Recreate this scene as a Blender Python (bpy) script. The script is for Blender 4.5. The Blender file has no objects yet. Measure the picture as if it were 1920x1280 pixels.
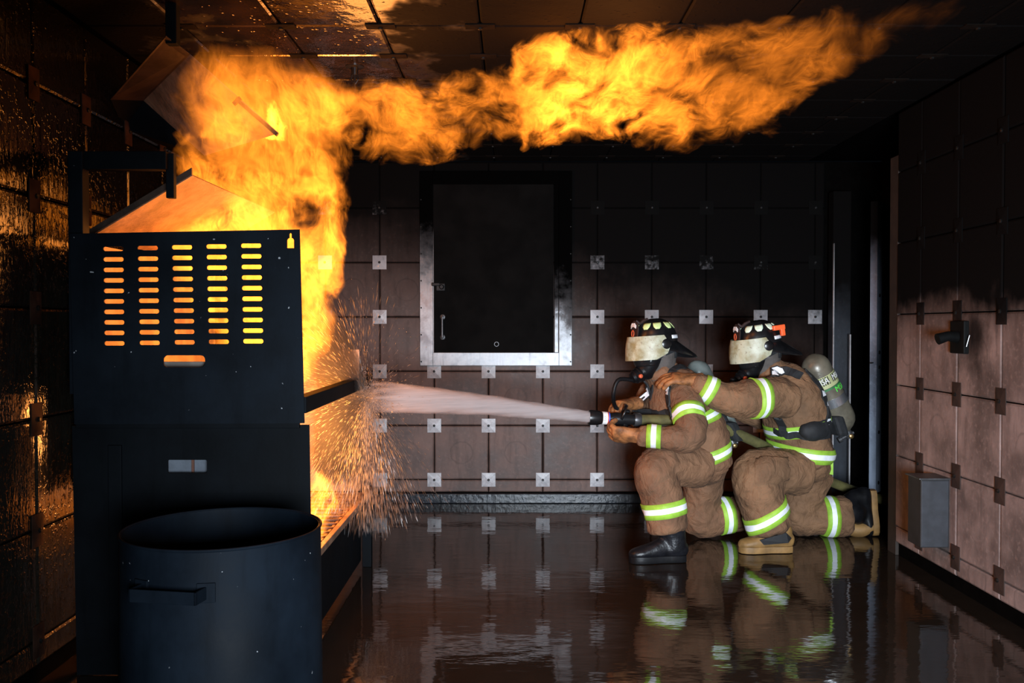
import bpy, bmesh, math, random
import mathutils, mathutils.geometry
from mathutils import Vector, Matrix, noise
from mathutils.bvhtree import BVHTree

random.seed(7)
V = Vector
PI = math.pi
scene = bpy.context.scene
COL = scene.collection

# ------------------------------------------------------------------ camera, world, lights, exposure
H, FPX, PITCH = 1.324, 1700.0, math.atan(30.0 / 1700.0)
cam_d = bpy.data.cameras.new('camera')
cam_d.sensor_width = 36.0
cam_d.lens = FPX / 1920.0 * 36.0
cam = bpy.data.objects.new('camera', cam_d)
cam.location = (0, 0, H)
cam.rotation_euler = (PI / 2 - PITCH, 0, 0)
COL.objects.link(cam)
scene.camera = cam
vs = scene.view_settings
vs.view_transform = 'Standard'
vs.look = 'None'
vs.exposure = 0.0
vs.gamma = 1.0
vs.use_curve_mapping = False
cy = scene.cycles
cy.use_denoising = True
cy.max_bounces = 5
cy.diffuse_bounces = 2
cy.glossy_bounces = 4
cy.transmission_bounces = 3
cy.transparent_max_bounces = 24
cy.volume_bounces = 0
cy.volume_max_steps = 256
cy.caustics_reflective = False
cy.caustics_refractive = False
cy.sample_clamp_indirect = 4.0

world = bpy.data.worlds.new('world')
scene.world = world
world.use_nodes = True
world.node_tree.nodes['Background'].inputs[0].default_value = (0.3, 0.42, 0.6, 1)
world.node_tree.nodes['Background'].inputs[1].default_value = 0.004


def light(name, kind, loc, energy, color, size=0.3, aim=None, size_y=None, spread=None):
    d = bpy.data.lights.new(name, kind)
    d.energy = energy
    d.color = color
    if kind == 'AREA':
        d.size = size
        if size_y:
            d.shape = 'RECTANGLE'
            d.size_y = size_y
        if spread:
            d.spread = spread
    else:
        d.shadow_soft_size = size
    o = bpy.data.objects.new(name, d)
    o.location = loc
    if aim is not None:
        o.rotation_euler = (V(aim) - V(loc)).to_track_quat('-Z', 'Y').to_euler()
    COL.objects.link(o)
    return o


# cool daylight coming in through the open end of the container, low behind the photographer
light('daylight', 'AREA', (0.62, -0.6, 0.95), 105, (0.80, 0.90, 1.0), 1.0, (1.15, 6.3, 0.30), 0.8, math.radians(78))
# light given off by the burning gas (the flames' own light)
FIRE = (1.0, 0.34, 0.07)
light('fire_light_plume', 'POINT', (-0.95, 4.25, 1.75), 20, FIRE, 0.28)
light('fire_light_low', 'POINT', (-1.02, 4.25, 0.82), 50, FIRE, 0.15)
light('fire_light_bend', 'POINT', (-0.62, 4.15, 2.2), 8, FIRE, 0.2)
light('fire_light_roll', 'POINT', (0.45, 3.75, 2.3), 7, FIRE, 0.16)


def at(px, py, Y):
    """photo pixel + distance from the camera plane -> point in the room"""
    rx, ry = (px - 960.0) / FPX, (640.0 - py) / FPX
    t = Y / (ry * math.sin(PITCH) + math.cos(PITCH))
    return V((rx * t, Y, H + t * (ry * math.cos(PITCH) - math.sin(PITCH))))


# ------------------------------------------------------------------ object helpers
ROOTLOC = {}


def tag(o, label=None, cat=None, group=None, kind=None):
    if label: o['label'] = label
    if cat: o['category'] = cat
    if group: o['group'] = group
    if kind: o['kind'] = kind
    return o


def thing(name, loc, label, cat, group=None):
    o = bpy.data.objects.new(name, None)
    o.empty_display_size = 0.05
    o.location = loc
    COL.objects.link(o)
    ROOTLOC[o] = V(loc)
    return tag(o, label, cat, group)


def link_mesh(name, me, mats, parent=None):
    o = bpy.data.objects.new(name, me)
    if mats is not None:
        for m in (mats if isinstance(mats, (list, tuple)) else [mats]):
            me.materials.append(m)
    COL.objects.link(o)
    if parent is not None:
        o.parent = parent
        if parent in ROOTLOC:
            o.matrix_parent_inverse = Matrix.Translation(-ROOTLOC[parent])
    return o


def obj(name, bm, mats, parent=None, smooth=False):
    """world-space bmesh -> ONE linked mesh object"""
    me = bpy.data.meshes.new(name)
    bmesh.ops.recalc_face_normals(bm, faces=bm.faces)
    bm.to_mesh(me)
    bm.free()
    if smooth:
        for p in me.polygons: p.use_smooth = True
        if smooth != True:
            me.set_sharp_from_angle(angle=math.radians(smooth))
    return link_mesh(name, me, mats, parent)


def structure(o):
    o['kind'] = 'structure'
    return o


# ------------------------------------------------------------------ mesh helpers
def frame(d, hint=V((0, 0, 1))):
    d = d.normalized()
    s = hint - d * hint.dot(d)
    if s.length < 1e-4:
        s = V((1, 0, 0)) - d * d.x
    s.normalize()
    return d, s, d.cross(s)


def add_box(bm, c, size, M=None, bevel=0.0, mi=0):
    """box of size (x,y,z) at c, optional 3x3/4x4 rotation M"""
    g = bmesh.ops.create_cube(bm, size=1.0)
    vs_ = g['verts']
    T = Matrix.Translation(V(c)) @ (M.to_4x4() if M is not None else Matrix.Identity(4)) @ Matrix.Diagonal((*size, 1))
    bmesh.ops.transform(bm, matrix=T, verts=vs_)
    fs = {f for v in vs_ for f in v.link_faces}
    for f in fs: f.material_index = mi
    if bevel:
        es = {e for v in vs_ for e in v.link_edges}
        r = bmesh.ops.bevel(bm, geom=list(es), offset=bevel, segments=2, profile=0.6, affect='EDGES')
        for f in r['faces']: f.material_index = mi


def add_tube(bm, pts, rad, seg=12, mi=0, cap=True):
    """round tube along a polyline; rad is a number or a list"""
    pts = [V(p) for p in pts]
    n = len(pts)
    rads = rad if isinstance(rad, (list, tuple)) else [rad] * n
    rings = []
    s = None
    for i, p in enumerate(pts):
        d = (pts[min(i + 1, n - 1)] - pts[max(i - 1, 0)]).normalized()
        if s is None:
            _, s, _ = frame(d)
        else:
            s = (s - d * s.dot(d)).normalized()
        b = d.cross(s)
        rings.append([bm.verts.new(p + (s * math.cos(a) + b * math.sin(a)) * rads[i])
                      for a in [2 * PI * k / seg for k in range(seg)]])
    for i in range(n - 1):
        for k in range(seg):
            f = bm.faces.new((rings[i][k], rings[i][(k + 1) % seg], rings[i + 1][(k + 1) % seg], rings[i + 1][k]))
            f.material_index = mi
    if cap:
        for r in (rings[0], rings[-1]):
            f = bm.faces.new(r)
            f.material_index = mi
    return rings


def lathe(bm, origin, axis, prof, seg=24, mi=0):
    """surface of revolution; prof = [(distance along axis, radius)]; closed at both ends"""
    d, s, b = frame(V(axis))
    rings = []
    for (t, r) in prof:
        c = V(origin) + d * t
        rings.append([bm.verts.new(c + (s * math.cos(2 * PI * k / seg) + b * math.sin(2 * PI * k / seg)) * max(r, 1e-4)) for k in range(seg)])
    for i in range(len(rings) - 1):
        for k in range(seg):
            f = bm.faces.new((rings[i][k], rings[i][(k + 1) % seg], rings[i + 1][(k + 1) % seg], rings[i + 1][k]))
            f.material_index = mi
    for r in (rings[0], rings[-1]):
        bm.faces.new(r).material_index = mi


def spline(pts, n=8):
    """Catmull-Rom through tuples/vectors of any length"""
    out = []
    P = [pts[0]] + list(pts) + [pts[-1]]
    for i in range(1, len(P) - 2):
        for k in range(n):
            t = k / n
            q = []
            for j in range(len(pts[0])):
                a, b, c, d = P[i - 1][j], P[i][j], P[i + 1][j], P[i + 2][j]
                q.append(0.5 * ((2 * b) + (-a + c) * t + (2 * a - 5 * b + 4 * c - d) * t * t + (-a + 3 * b - 3 * c + d) * t ** 3))
            out.append(tuple(q))
    out.append(tuple(pts[-1]))
    return out


def loft(bm, secs, side, seg=20, capk=0.35, n=5):
    """closed limb: secs = [(point, a, b)] with half-width a along side and b across; smooth through the sections"""
    raw = [(p.x, p.y, p.z, a, b) for p, a, b in secs]
    S = spline(raw, n) if len(raw) > 2 else spline(raw, 3)
    pts = [V(q[:3]) for q in S]
    m = len(pts)
    rings = []

    def ring(c, d, a, b):
        s = side - d * side.dot(d)
        if s.length < 1e-3: s = d.orthogonal()
        s.normalize()
        o = d.cross(s)
        return [bm.verts.new(c + s * a * math.cos(t) + o * b * math.sin(t)) for t in [2 * PI * k / seg for k in range(seg)]]
    for i in range(m):
        d = (pts[min(i + 1, m - 1)] - pts[max(i - 1, 0)]).normalized()
        a, b = S[i][3], S[i][4]
        if i == 0:
            for q in (0.95, 0.6):
                rings.append(ring(pts[i] - d * min(a, b) * capk * q, d, a * math.sqrt(1 - q * q), b * math.sqrt(1 - q * q)))
        rings.append(ring(pts[i], d, a, b))
        if i == m - 1:
            for q in (0.6, 0.95):
                rings.append(ring(pts[i] + d * min(a, b) * capk * q, d, a * math.sqrt(1 - q * q), b * math.sqrt(1 - q * q)))
    for i in range(len(rings) - 1):
        for k in range(seg):
            bm.faces.new((rings[i][k], rings[i][(k + 1) % seg], rings[i + 1][(k + 1) % seg], rings[i + 1][k]))
    bm.faces.new(rings[0])
    bm.faces.new(rings[-1])


def remesh(bm, voxel, smooth=2):
    """fuse overlapping closed shells into one continuous surface"""
    bmesh.ops.recalc_face_normals(bm, faces=bm.faces)
    me = bpy.data.meshes.new('tmp')
    bm.to_mesh(me)
    bm.free()
    o = bpy.data.objects.new('tmp', me)
    COL.objects.link(o)
    m = o.modifiers.new('r', 'REMESH')
    m.mode = 'VOXEL'
    m.voxel_size = voxel
    if smooth:
        s = o.modifiers.new('s', 'SMOOTH')
        s.iterations = smooth
        s.factor = 0.5
    dg = bpy.context.evaluated_depsgraph_get()
    e = o.evaluated_get(dg)
    me2 = bpy.data.meshes.new_from_object(e)
    out = bmesh.new()
    out.from_mesh(me2)
    bpy.data.objects.remove(o)
    bpy.data.meshes.remove(me)
    bpy.data.meshes.remove(me2)
    return out


def wrinkle(bm, amp, freq, seed=0.0, stretch=V((1, 1, 1))):
    bm.normal_update()
    off = V((seed, seed * 1.7, -seed))
    mv = []
    for v in bm.verts:
        p = V((v.co.x * stretch.x, v.co.y * stretch.y, v.co.z * stretch.z))
        w = V((noise.noise(p * 5 + off), noise.noise(p * 5 + off * 2 + V((9, 0, 0))), noise.noise(p * 5 - off))) * 0.10
        q = (p + w) * freq + off
        n1 = 1 - 2.2 * abs(noise.noise(q))
        n2 = noise.noise(q * 2.1 + V((3, 1, 2)))
        mv.append(v.normal * amp * (n1 * 0.75 + n2 * 0.5))
    for v, m in zip(bm.verts, mv): v.co += m


def text_mesh(body, size=1.0, extrude=0.0):
    c = bpy.data.curves.new('t', 'FONT')
    c.body = body
    c.size = size
    c.align_x = 'CENTER'
    c.align_y = 'CENTER'
    c.extrude = extrude
    o = bpy.data.objects.new('t', c)
    COL.objects.link(o)
    dg = bpy.context.evaluated_depsgraph_get()
    me = bpy.data.meshes.new_from_object(o.evaluated_get(dg))
    bm = bmesh.new()
    bm.from_mesh(me)
    bpy.data.objects.remove(o)
    bpy.data.meshes.remove(me)
    return bm


def cut_sheet(outer, holes, thick, place):
    """flat sheet with holes: outlines in (u,v); place(u,v,w) -> world point"""
    vv, ee = [], []
    for loop in [outer] + holes:
        k = len(vv)
        vv += [V((q[0], q[1])) for q in loop]
        ee += [(k + i, k + (i + 1) % len(loop)) for i in range(len(loop))]
    ov, oe, of = mathutils.geometry.delaunay_2d_cdt(vv, ee, [], 0, 1e-6)[:3]
    bm = bmesh.new()
    vb = [bm.verts.new((q[0], q[1], -thick / 2)) for q in ov]
    def inside(loop, x, y):
        c = False
        for i in range(len(loop)):
            (x0, y0), (x1, y1) = loop[i - 1], loop[i]
            if (y0 > y) != (y1 > y) and x < (x1 - x0) * (y - y0) / (y1 - y0) + x0: c = not c
        return c
    for f in of:
        cx, cy_ = sum(ov[k][0] for k in f) / len(f), sum(ov[k][1] for k in f) / len(f)
        if inside(outer, cx, cy_) and not any(inside(h, cx, cy_) for h in holes): bm.faces.new([vb[k] for k in f])
    for v in vb:
        if not v.link_faces: bm.verts.remove(v)
    r = bmesh.ops.extrude_face_region(bm, geom=bm.faces[:])
    for v in r['geom']:
        if isinstance(v, bmesh.types.BMVert): v.co.z = thick / 2
    for v in bm.verts: v.co = place(*v.co)
    return bm


def thicken(bm, geom, thickness):
    bmesh.ops.recalc_face_normals(bm, faces=bm.faces)
    bm.normal_update()
    bmesh.ops.solidify(bm, geom=bm.faces[:], thickness=thickness)


def add_sheet(bm, pts, thick, mi=0):
    """flat polygon given a real thickness"""
    pts = [V(p) for p in pts]
    n = (pts[1] - pts[0]).cross(pts[2] - pts[0]).normalized() * (thick / 2)
    a = [bm.verts.new(p + n) for p in pts]
    b = [bm.verts.new(p - n) for p in pts]
    bm.faces.new(a).material_index = mi
    bm.faces.new(b[::-1]).material_index = mi
    k = len(pts)
    for i in range(k):
        bm.faces.new((a[i], b[i], b[(i + 1) % k], a[(i + 1) % k])).material_index = mi


# ------------------------------------------------------------------ node helper
class NT:
    def __init__(self, name):
        self.mat = bpy.data.materials.new(name)
        self.mat.use_nodes = True
        self.t = self.mat.node_tree
        self.t.nodes.clear()
        self.out = self.t.nodes.new('ShaderNodeOutputMaterial')

    def n(self, kind, **kw):
        x = self.t.nodes.new(kind)
        for k, v in kw.items(): setattr(x, k, v)
        return x

    def put(self, sock, val):
        if isinstance(val, bpy.types.NodeSocket):
            self.t.links.new(val, sock)
        elif val is not None:
            if hasattr(sock.default_value, '__len__') and not hasattr(val, '__len__'):
                val = (val,) * len(sock.default_value)
            elif hasattr(val, '__len__') and len(val) == 3 and len(sock.default_value) == 4:
                val = (*val, 1)
            sock.default_value = val

    def m(self, op, a, b=None, c=None, clamp=False):
        x = self.n('ShaderNodeMath', operation=op, use_clamp=clamp)
        for i, v in enumerate((a, b, c)):
            if v is not None: self.put(x.inputs[i], v)
        return x.outputs[0]

    def vm(self, op, a, b=None, scale=None):
        x = self.n('ShaderNodeVectorMath', operation=op)
        self.put(x.inputs[0], a)
        if b is not None: self.put(x.inputs[1], b)
        if scale is not None: self.put(x.inputs['Scale'], scale)
        return x.outputs[0]

    def step(self, v, lo, hi, a=0.0, b=1.0):
        x = self.n('ShaderNodeMapRange', interpolation_type='SMOOTHSTEP')
        for i, q in enumerate((v, lo, hi, a, b)): self.put(x.inputs[i], q)
        return x.outputs[0]

    def lin(self, v, lo, hi, a=0.0, b=1.0):
        x = self.n('ShaderNodeMapRange')
        for i, q in enumerate((v, lo, hi, a, b)): self.put(x.inputs[i], q)
        return x.outputs[0]

    def noise(self, vec, scale, detail=3.0, rough=0.55, dist=0.0):
        x = self.n('ShaderNodeTexNoise')
        self.put(x.inputs['Vector'], vec)
        x.inputs['Scale'].default_value = scale
        x.inputs['Detail'].default_value = detail
        x.inputs['Roughness'].default_value = rough
        x.inputs['Distortion'].default_value = dist
        return x

    def mix(self, f, a, b):
        x = self.n('ShaderNodeMix', data_type='RGBA')
        self.put(x.inputs[0], f)
        self.put(x.inputs[6], a)
        self.put(x.inputs[7], b)
        return x.outputs[2]

    def sep(self, v):
        x = self.n('ShaderNodeSeparateXYZ')
        self.put(x.inputs[0], v)
        return x.outputs

    def comb(self, a, b, c):
        x = self.n('ShaderNodeCombineXYZ')
        for i, q in enumerate((a, b, c)): self.put(x.inputs[i], q)
        return x.outputs[0]

    def pos(self): return self.n('ShaderNodeNewGeometry').outputs['Position']

    def curve(self, v, pts):
        x = self.n('ShaderNodeFloatCurve')
        self.put(x.inputs['Value'], v)
        c = x.mapping.curves[0]
        c.points[0].location = pts[0]
        c.points[-1].location = pts[-1]
        for p in pts[1:-1]: c.points.new(*p)
        for p in c.points: p.handle_type = 'VECTOR'
        x.mapping.update()
        return x.outputs[0]

    def bump(self, h, strength, dist=0.01, normal=None):
        x = self.n('ShaderNodeBump')
        x.inputs['Strength'].default_value = strength
        x.inputs['Distance'].default_value = dist
        self.put(x.inputs['Height'], h)
        if normal is not None: self.put(x.inputs['Normal'], normal)
        return x.outputs[0]

    def principled(self, color, rough=0.6, metal=0.0, normal=None, ior=1.5, **kw):
        b = self.n('ShaderNodeBsdfPrincipled')
        self.put(b.inputs['Base Color'], color)
        self.put(b.inputs['Roughness'], rough)
        self.put(b.inputs['Metallic'], metal)
        b.inputs['IOR'].default_value = ior
        if normal is not None: self.put(b.inputs['Normal'], normal)
        for k, v in kw.items(): self.put(b.inputs[k], v)
        self.t.links.new(b.outputs[0], self.out.inputs['Surface'])
        return b


def simple(name, color, rough=0.5, metal=0.0, var=0.25, scale=14, bump=0.15, bscale=60, bdist=0.003, **kw):
    """coloured surface with mottling and a fine relief"""
    t = NT(name)
    p = t.pos()
    n = t.noise(p, scale, 4)
    f = t.step(n.outputs[0], 0.3, 0.7)
    dark = tuple(c * (1 - var) for c in color)
    lite = tuple(min(1, c * (1 + var)) for c in color)
    nb = t.noise(p, bscale, 3)
    t.principled(t.mix(f, dark, lite), rough, metal, t.bump(nb.outputs[0], bump, bdist) if bump else None, **kw)
    return t.mat


# ------------------------------------------------------------------ materials
def wall_mat(name, base, soot_lo, soot_hi, rough, wet=0.0, xslope=0.0, ring=True, amp=0.7, spot=None):
    """heat-resistant tile: mottled clay colour, rubbed-on soot that thickens upwards, water film"""
    t = NT(name)
    p = t.pos()
    x, y, z = t.sep(p)
    oi = t.n('ShaderNodeObjectInfo').outputs['Random']
    n1 = t.noise(p, 3.2, 5, 0.6).outputs[0]
    n2 = t.noise(t.vm('MULTIPLY', p, (9.0, 9.0, 1.4)), 2.0, 5, 0.62).outputs[0]    # streaks running down
    n3 = t.noise(p, 38, 4, 0.6).outputs[0]
    c = t.mix(t.step(n1, 0.3, 0.7), tuple(q * 0.45 for q in base), tuple(q * 1.35 for q in base))
    c = t.mix(t.m('MULTIPLY', t.step(n2, 0.45, 0.7), 0.55), c, tuple(q * 0.4 for q in base))
    c = t.mix(t.m('MULTIPLY', t.step(n3, 0.5, 0.75), 0.4), c, tuple(q * 1.7 for q in base))
    c = t.mix(t.m('MULTIPLY', oi, 0.3), c, (base[0] * 0.55, base[1] * 0.5, base[2] * 0.5))
    if ring:
        oc = t.n('ShaderNodeTexCoord').outputs['Object']
        r = t.vm('LENGTH', oc)
        r = oc.node.id_data.nodes[-1].outputs['Value'] if False else r
        ln = t.n('ShaderNodeVectorMath', operation='LENGTH')
        t.put(ln.inputs[0], oc)
        rr = t.m('ADD', ln.outputs['Value'], t.m('MULTIPLY', t.m('SUBTRACT', n3, 0.5), 0.02))
        g = t.m('SUBTRACT', 1.0, t.step(t.m('ABSOLUTE', t.m('SUBTRACT', rr, 0.085)), 0.002, 0.008))
        g = t.m('MULTIPLY', g, t.step(n1, 0.42, 0.6))
        c = t.mix(t.m('MULTIPLY', g, 0.35), c, tuple(q * 0.3 for q in base))
    h = t.m('ADD', z, t.m('MULTIPLY', t.m('SUBTRACT', n1, 0.5), amp))
    h = t.m('ADD', h, t.m('MULTIPLY', t.m('SUBTRACT', n2, 0.5), 0.06))
    if xslope: h = t.m('ADD', h, t.m('MULTIPLY', x, xslope))
    soot = t.step(h, soot_lo, soot_hi)
    if spot:                                        # soot blot round a fitting
        ds = t.n('ShaderNodeVectorMath', operation='DISTANCE')
        t.put(ds.inputs[0], t.vm('MULTIPLY', p, (1, 1, 0.8)))
        ds.inputs[1].default_value = (spot[0], spot[1], spot[2] * 0.8)
        dd = t.m('ADD', ds.outputs['Value'], t.m('MULTIPLY', t.m('SUBTRACT', n1, 0.5), 0.3))
        soot = t.m('MAXIMUM', soot, t.m('MULTIPLY', t.step(dd, spot[3], 0.02), 0.92))
    c = t.mix(soot, c, (0.0035, 0.0032, 0.0032))
    bn = t.noise(p, 25, 5, 0.6).outputs[0]
    nor = t.bump(bn, 0.25, 0.006)
    if wet:
        wn = t.noise(t.vm('MULTIPLY', p, (14, 14, 3.0)), 2.0, 4, 0.6).outputs[0]
        dn = t.noise(p, 55, 2, 0.5).outputs[0]
        nor = t.bump(t.m('ADD', wn, t.m('MULTIPLY', t.step(dn, 0.55, 0.7), 0.5)), wet, 0.02)
    ro = t.lin(n1, 0.3, 0.7, rough * 0.8, min(1, rough * 1.15))
    if not wet: ro = t.m('MAXIMUM', ro, t.m('MULTIPLY', soot, 0.95))
    b = t.principled(c, ro, 0.0, nor, 1.5)
    if not wet: t.put(b.inputs['Specular IOR Level'], t.lin(soot, 0, 1, 0.4, 0.05))
    return t.mat


M = {}
M['tile_back'] = wall_mat('wall_tile_brown', (0.130, 0.083, 0.070), 0.75, 2.05, 0.6, xslope=0.25)
M['tile_right'] = wall_mat('wall_tile_pinkish', (0.225, 0.170, 0.157), 1.24, 1.50, 0.75, amp=0.4, spot=(2.209, 4.33, 1.32, 0.26))
M['tile_left'] = wall_mat('wall_tile_wet', (0.018, 0.016, 0.012), 1.0, 2.1, 0.09, wet=0.28)
M['joint'] = simple('dark_joint', (0.002, 0.0018, 0.0017), 0.9, bump=0, **{'Specular IOR Level': 0.02})


def ceiling_mat():
    t = NT('ceiling_tile_wet')
    p = t.pos()
    n1 = t.noise(p, 3.5, 5, 0.6).outputs[0]
    c = t.mix(t.step(n1, 0.35, 0.7), (0.006, 0.005, 0.004), (0.03, 0.018, 0.012))
    vo = t.n('ShaderNodeTexVoronoi')
    vo.inputs['Scale'].default_value = 34
    t.put(vo.inputs['Vector'], p)
    drop = t.step(vo.outputs['Distance'], 0.32, 0.05)
    dn = t.noise(p, 11, 4, 0.6).outputs[0]
    drop = t.m('MULTIPLY', drop, t.step(dn, 0.48, 0.62))
    h = t.m('ADD', t.m('MULTIPLY', drop, 1.0), t.m('MULTIPLY', t.noise(p, 9, 4, 0.6).outputs[0], 0.9))
    x, y, z = t.sep(p)
    wob = t.m('MULTIPLY', t.m('SUBTRACT', t.noise(p, 3.0, 4, 0.6).outputs[0], 0.5), 1.6)
    wetf = t.m('MULTIPLY', t.step(t.m('ADD', x, wob), -0.30, -0.60), t.step(t.m('ADD', x, wob), -1.55, -1.2))
    c = t.mix(wetf, (0.0035, 0.003, 0.003), c)
    b = t.principled(c, t.lin(wetf, 0, 1, 0.8, 0.12), 0.0, t.bump(h, 0.45, 0.015), 1.7)
    t.put(b.inputs['Specular IOR Level'], t.lin(wetf, 0, 1, 0.05, 0.8))
    return t.mat


M['tile_ceil'] = ceiling_mat()


def plate_mat():
    t = NT('galvanised_clip')
    p = t.pos()
    z = t.sep(p)[2]
    oi = t.n('ShaderNodeObjectInfo').outputs['Random']
    n = t.noise(p, 30, 4, 0.65).outputs[0]
    c = t.mix(t.step(n, 0.3, 0.75), (0.33, 0.33, 0.35), (0.56, 0.57, 0.60))
    c = t.mix(t.m('MULTIPLY', oi, 0.35), c, (0.22, 0.22, 0.24))
    x = t.sep(p)[0]
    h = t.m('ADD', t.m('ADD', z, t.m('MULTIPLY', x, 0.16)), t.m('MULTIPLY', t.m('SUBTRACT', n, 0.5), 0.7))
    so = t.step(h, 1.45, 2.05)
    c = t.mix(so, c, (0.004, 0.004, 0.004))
    b = t.principled(c, t.lin(so, 0, 1, 0.42, 0.9), 0.0, t.bump(n, 0.15, 0.003))
    t.put(b.inputs['Specular IOR Level'], t.lin(so, 0, 1, 0.5, 0.05))
    return t.mat


M['plate'] = plate_mat()
M['rust_plate'] = simple('rusted_clip', (0.030, 0.014, 0.009), 0.85, 0.0, 0.5, **{'Specular IOR Level': 0.12})
M['rust_right'] = wall_mat('rusted_clip_right', (0.030, 0.014, 0.009), 1.2, 1.45, 0.85, ring=False, amp=0.4)
M['rust_ceil'] = simple('rusted_clip_ceiling', (0.006, 0.004, 0.003), 0.9, 0.0, 0.4, **{'Specular IOR Level': 0.1})
M['bolt'] = simple('bolt', (0.01, 0.01, 0.01), 0.5, 0.5, bump=0)


def floor_mat():
    t = NT('wet_floor')
    p = t.pos()
    n1 = t.noise(p, 1.6, 5, 0.6).outputs[0]
    c = t.mix(n1, (0.010, 0.007, 0.005), (0.028, 0.020, 0.015))
    r1 = t.noise(t.vm('MULTIPLY', p, (2.2, 5.0, 1)), 2.4, 3, 0.5).outputs[0]
    r2 = t.noise(t.vm('MULTIPLY', p, (10, 26, 1)), 2.0, 2, 0.5).outputs[0]
    amp = t.step(t.noise(p, 1.3, 2).outputs[0], 0.42, 0.68, 0.15, 1.0)
    h = t.m('ADD', t.m('MULTIPLY', r1, 0.7), t.m('MULTIPLY', t.m('MULTIPLY', r2, amp), 0.16))
    t.principled(c, 0.05, 0.0, t.bump(h, 0.045, 0.05), 1.65)
    return t.mat


M['floor'] = floor_mat()
M['alu'] = None


def alu_mat():
    t = NT('aluminium_frame')
    p = t.pos()
    x, y, z = t.sep(p)
    n = t.noise(p, 9, 5, 0.65).outputs[0]
    n2 = t.noise(t.vm('MULTIPLY', p, (60, 60, 4)), 1.0, 4, 0.6).outputs[0]
    c = t.mix(t.step(n, 0.35, 0.7), (0.12, 0.12, 0.13), (0.32, 0.33, 0.345))
    c = t.mix(t.m('MULTIPLY', t.step(n2, 0.5, 0.7), 0.5), c, (0.16, 0.16, 0.17))
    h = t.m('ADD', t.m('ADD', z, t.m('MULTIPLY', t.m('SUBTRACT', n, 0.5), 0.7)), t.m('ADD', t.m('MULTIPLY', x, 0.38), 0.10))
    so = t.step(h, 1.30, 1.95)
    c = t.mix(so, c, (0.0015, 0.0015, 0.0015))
    b = t.principled(c, t.m('MAXIMUM', t.lin(n, 0.3, 0.7, 0.3, 0.5), so), t.lin(so, 0, 1, 0.5, 0), t.bump(n2, 0.12, 0.002))
    t.put(b.inputs['Specular IOR Level'], t.lin(so, 0, 1, 0.5, 0.0))
    return t.mat


M['alu'] = alu_mat()
M['soot_panel'] = simple('sooted_hatch', (0.0022, 0.002, 0.0019), 0.75, 0.0, 0.5, 6, 0.2, 30, 0.003, **{'Specular IOR Level': 0.06})
M['door_grey'] = wall_mat('grey_door_paint', (0.27, 0.32, 0.41), 1.35, 2.05, 0.55, ring=False)
M['dark_wood'] = simple('dark_jamb', (0.02, 0.013, 0.009), 0.7, 0.0, 0.3)
M['steel_edge'] = wall_mat('bright_steel_edge', (0.45, 0.45, 0.47), 1.5, 2.1, 0.4, ring=False)


def black_paint(name, base, rough=0.42, specks=True):
    """black painted sheet steel with water marks and a few white chips"""
    t = NT(name)
    p = t.pos()
    n = t.noise(p, 3.0, 5, 0.6).outputs[0]
    n2 = t.noise(t.vm('MULTIPLY', p, (10, 10, 1.5)), 1.5, 4, 0.6).outputs[0]
    c = t.mix(t.step(n, 0.3, 0.75), tuple(q * 0.55 for q in base), tuple(q * 1.25 for q in base))
    c = t.mix(t.m('MULTIPLY', t.step(n2, 0.5, 0.75), 0.45), c, tuple(q * 0.35 for q in base))
    if specks:
        s = t.noise(p, 60, 1, 0.4).outputs[0]
        s2 = t.noise(p, 8, 2).outputs[0]
        k = t.m('MULTIPLY', t.step(s, 0.782, 0.805), t.step(s2, 0.45, 0.6))
        c = t.mix(k, c, (0.4, 0.42, 0.45))
    nb = t.noise(p, 90, 3).outputs[0]
    t.principled(c, t.lin(n, 0.3, 0.7, rough * 0.85, rough * 1.2), 0.0, t.bump(nb, 0.12, 0.002), 1.45, **{'Specular IOR Level': 0.10})
    return t.mat


M['shield'] = black_paint('black_shield_paint', (0.0055, 0.0085, 0.013), 0.6)
M['cabinet'] = black_paint('black_cabinet_paint', (0.0035, 0.005, 0.007), 0.65, False)
M['drum'] = black_paint('black_drum_paint', (0.0055, 0.0095, 0.0155), 0.6)
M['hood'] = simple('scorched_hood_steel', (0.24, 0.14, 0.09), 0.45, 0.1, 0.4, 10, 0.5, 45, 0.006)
M['hood_dark'] = simple('scorched_hood_painted_shade', (0.045, 0.028, 0.02), 0.5, 0.3, 0.4, 10, 0.3, 45, 0.004)  # the hood steel again, with shade put into a darker colour
M['inner'] = simple('scorched_inner_steel', (0.42, 0.30, 0.20), 0.5, 0.2, 0.3, 8, 0.3, 30, 0.004)
M['zinc'] = simple('zinc_sheet', (0.12, 0.14, 0.17), 0.5, 0.2, 0.2)
M['rust'] = simple('rust_streak', (0.10, 0.04, 0.025), 0.7, 0.0, 0.3)


def cloth_mat(name, base):
    t = NT(name)
    p = t.pos()
    n = t.noise(p, 4.5, 5, 0.62).outputs[0]
    n2 = t.noise(p, 17, 5, 0.65).outputs[0]
    c = t.mix(t.step(n, 0.32, 0.7), tuple(q * 0.68 for q in base), tuple(q * 1.22 for q in base))
    c = t.mix(t.m('MULTIPLY', t.step(n2, 0.55, 0.75), 0.5), c, tuple(q * 0.5 for q in base))
    f = t.noise(t.vm('ADD', t.vm('MULTIPLY', p, (14, 14, 9)), t.vm('SCALE', t.noise(p, 6, 2).outputs[1], None, 2.5)), 1.0, 4, 0.55).outputs[0]
    w = t.noise(p, 300, 2).outputs[0]
    nor = t.bump(w, 0.15, 0.002, t.bump(f, 0.8, 0.035))
    t.principled(c, 0.85, 0.0, nor)
    return t.mat


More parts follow.
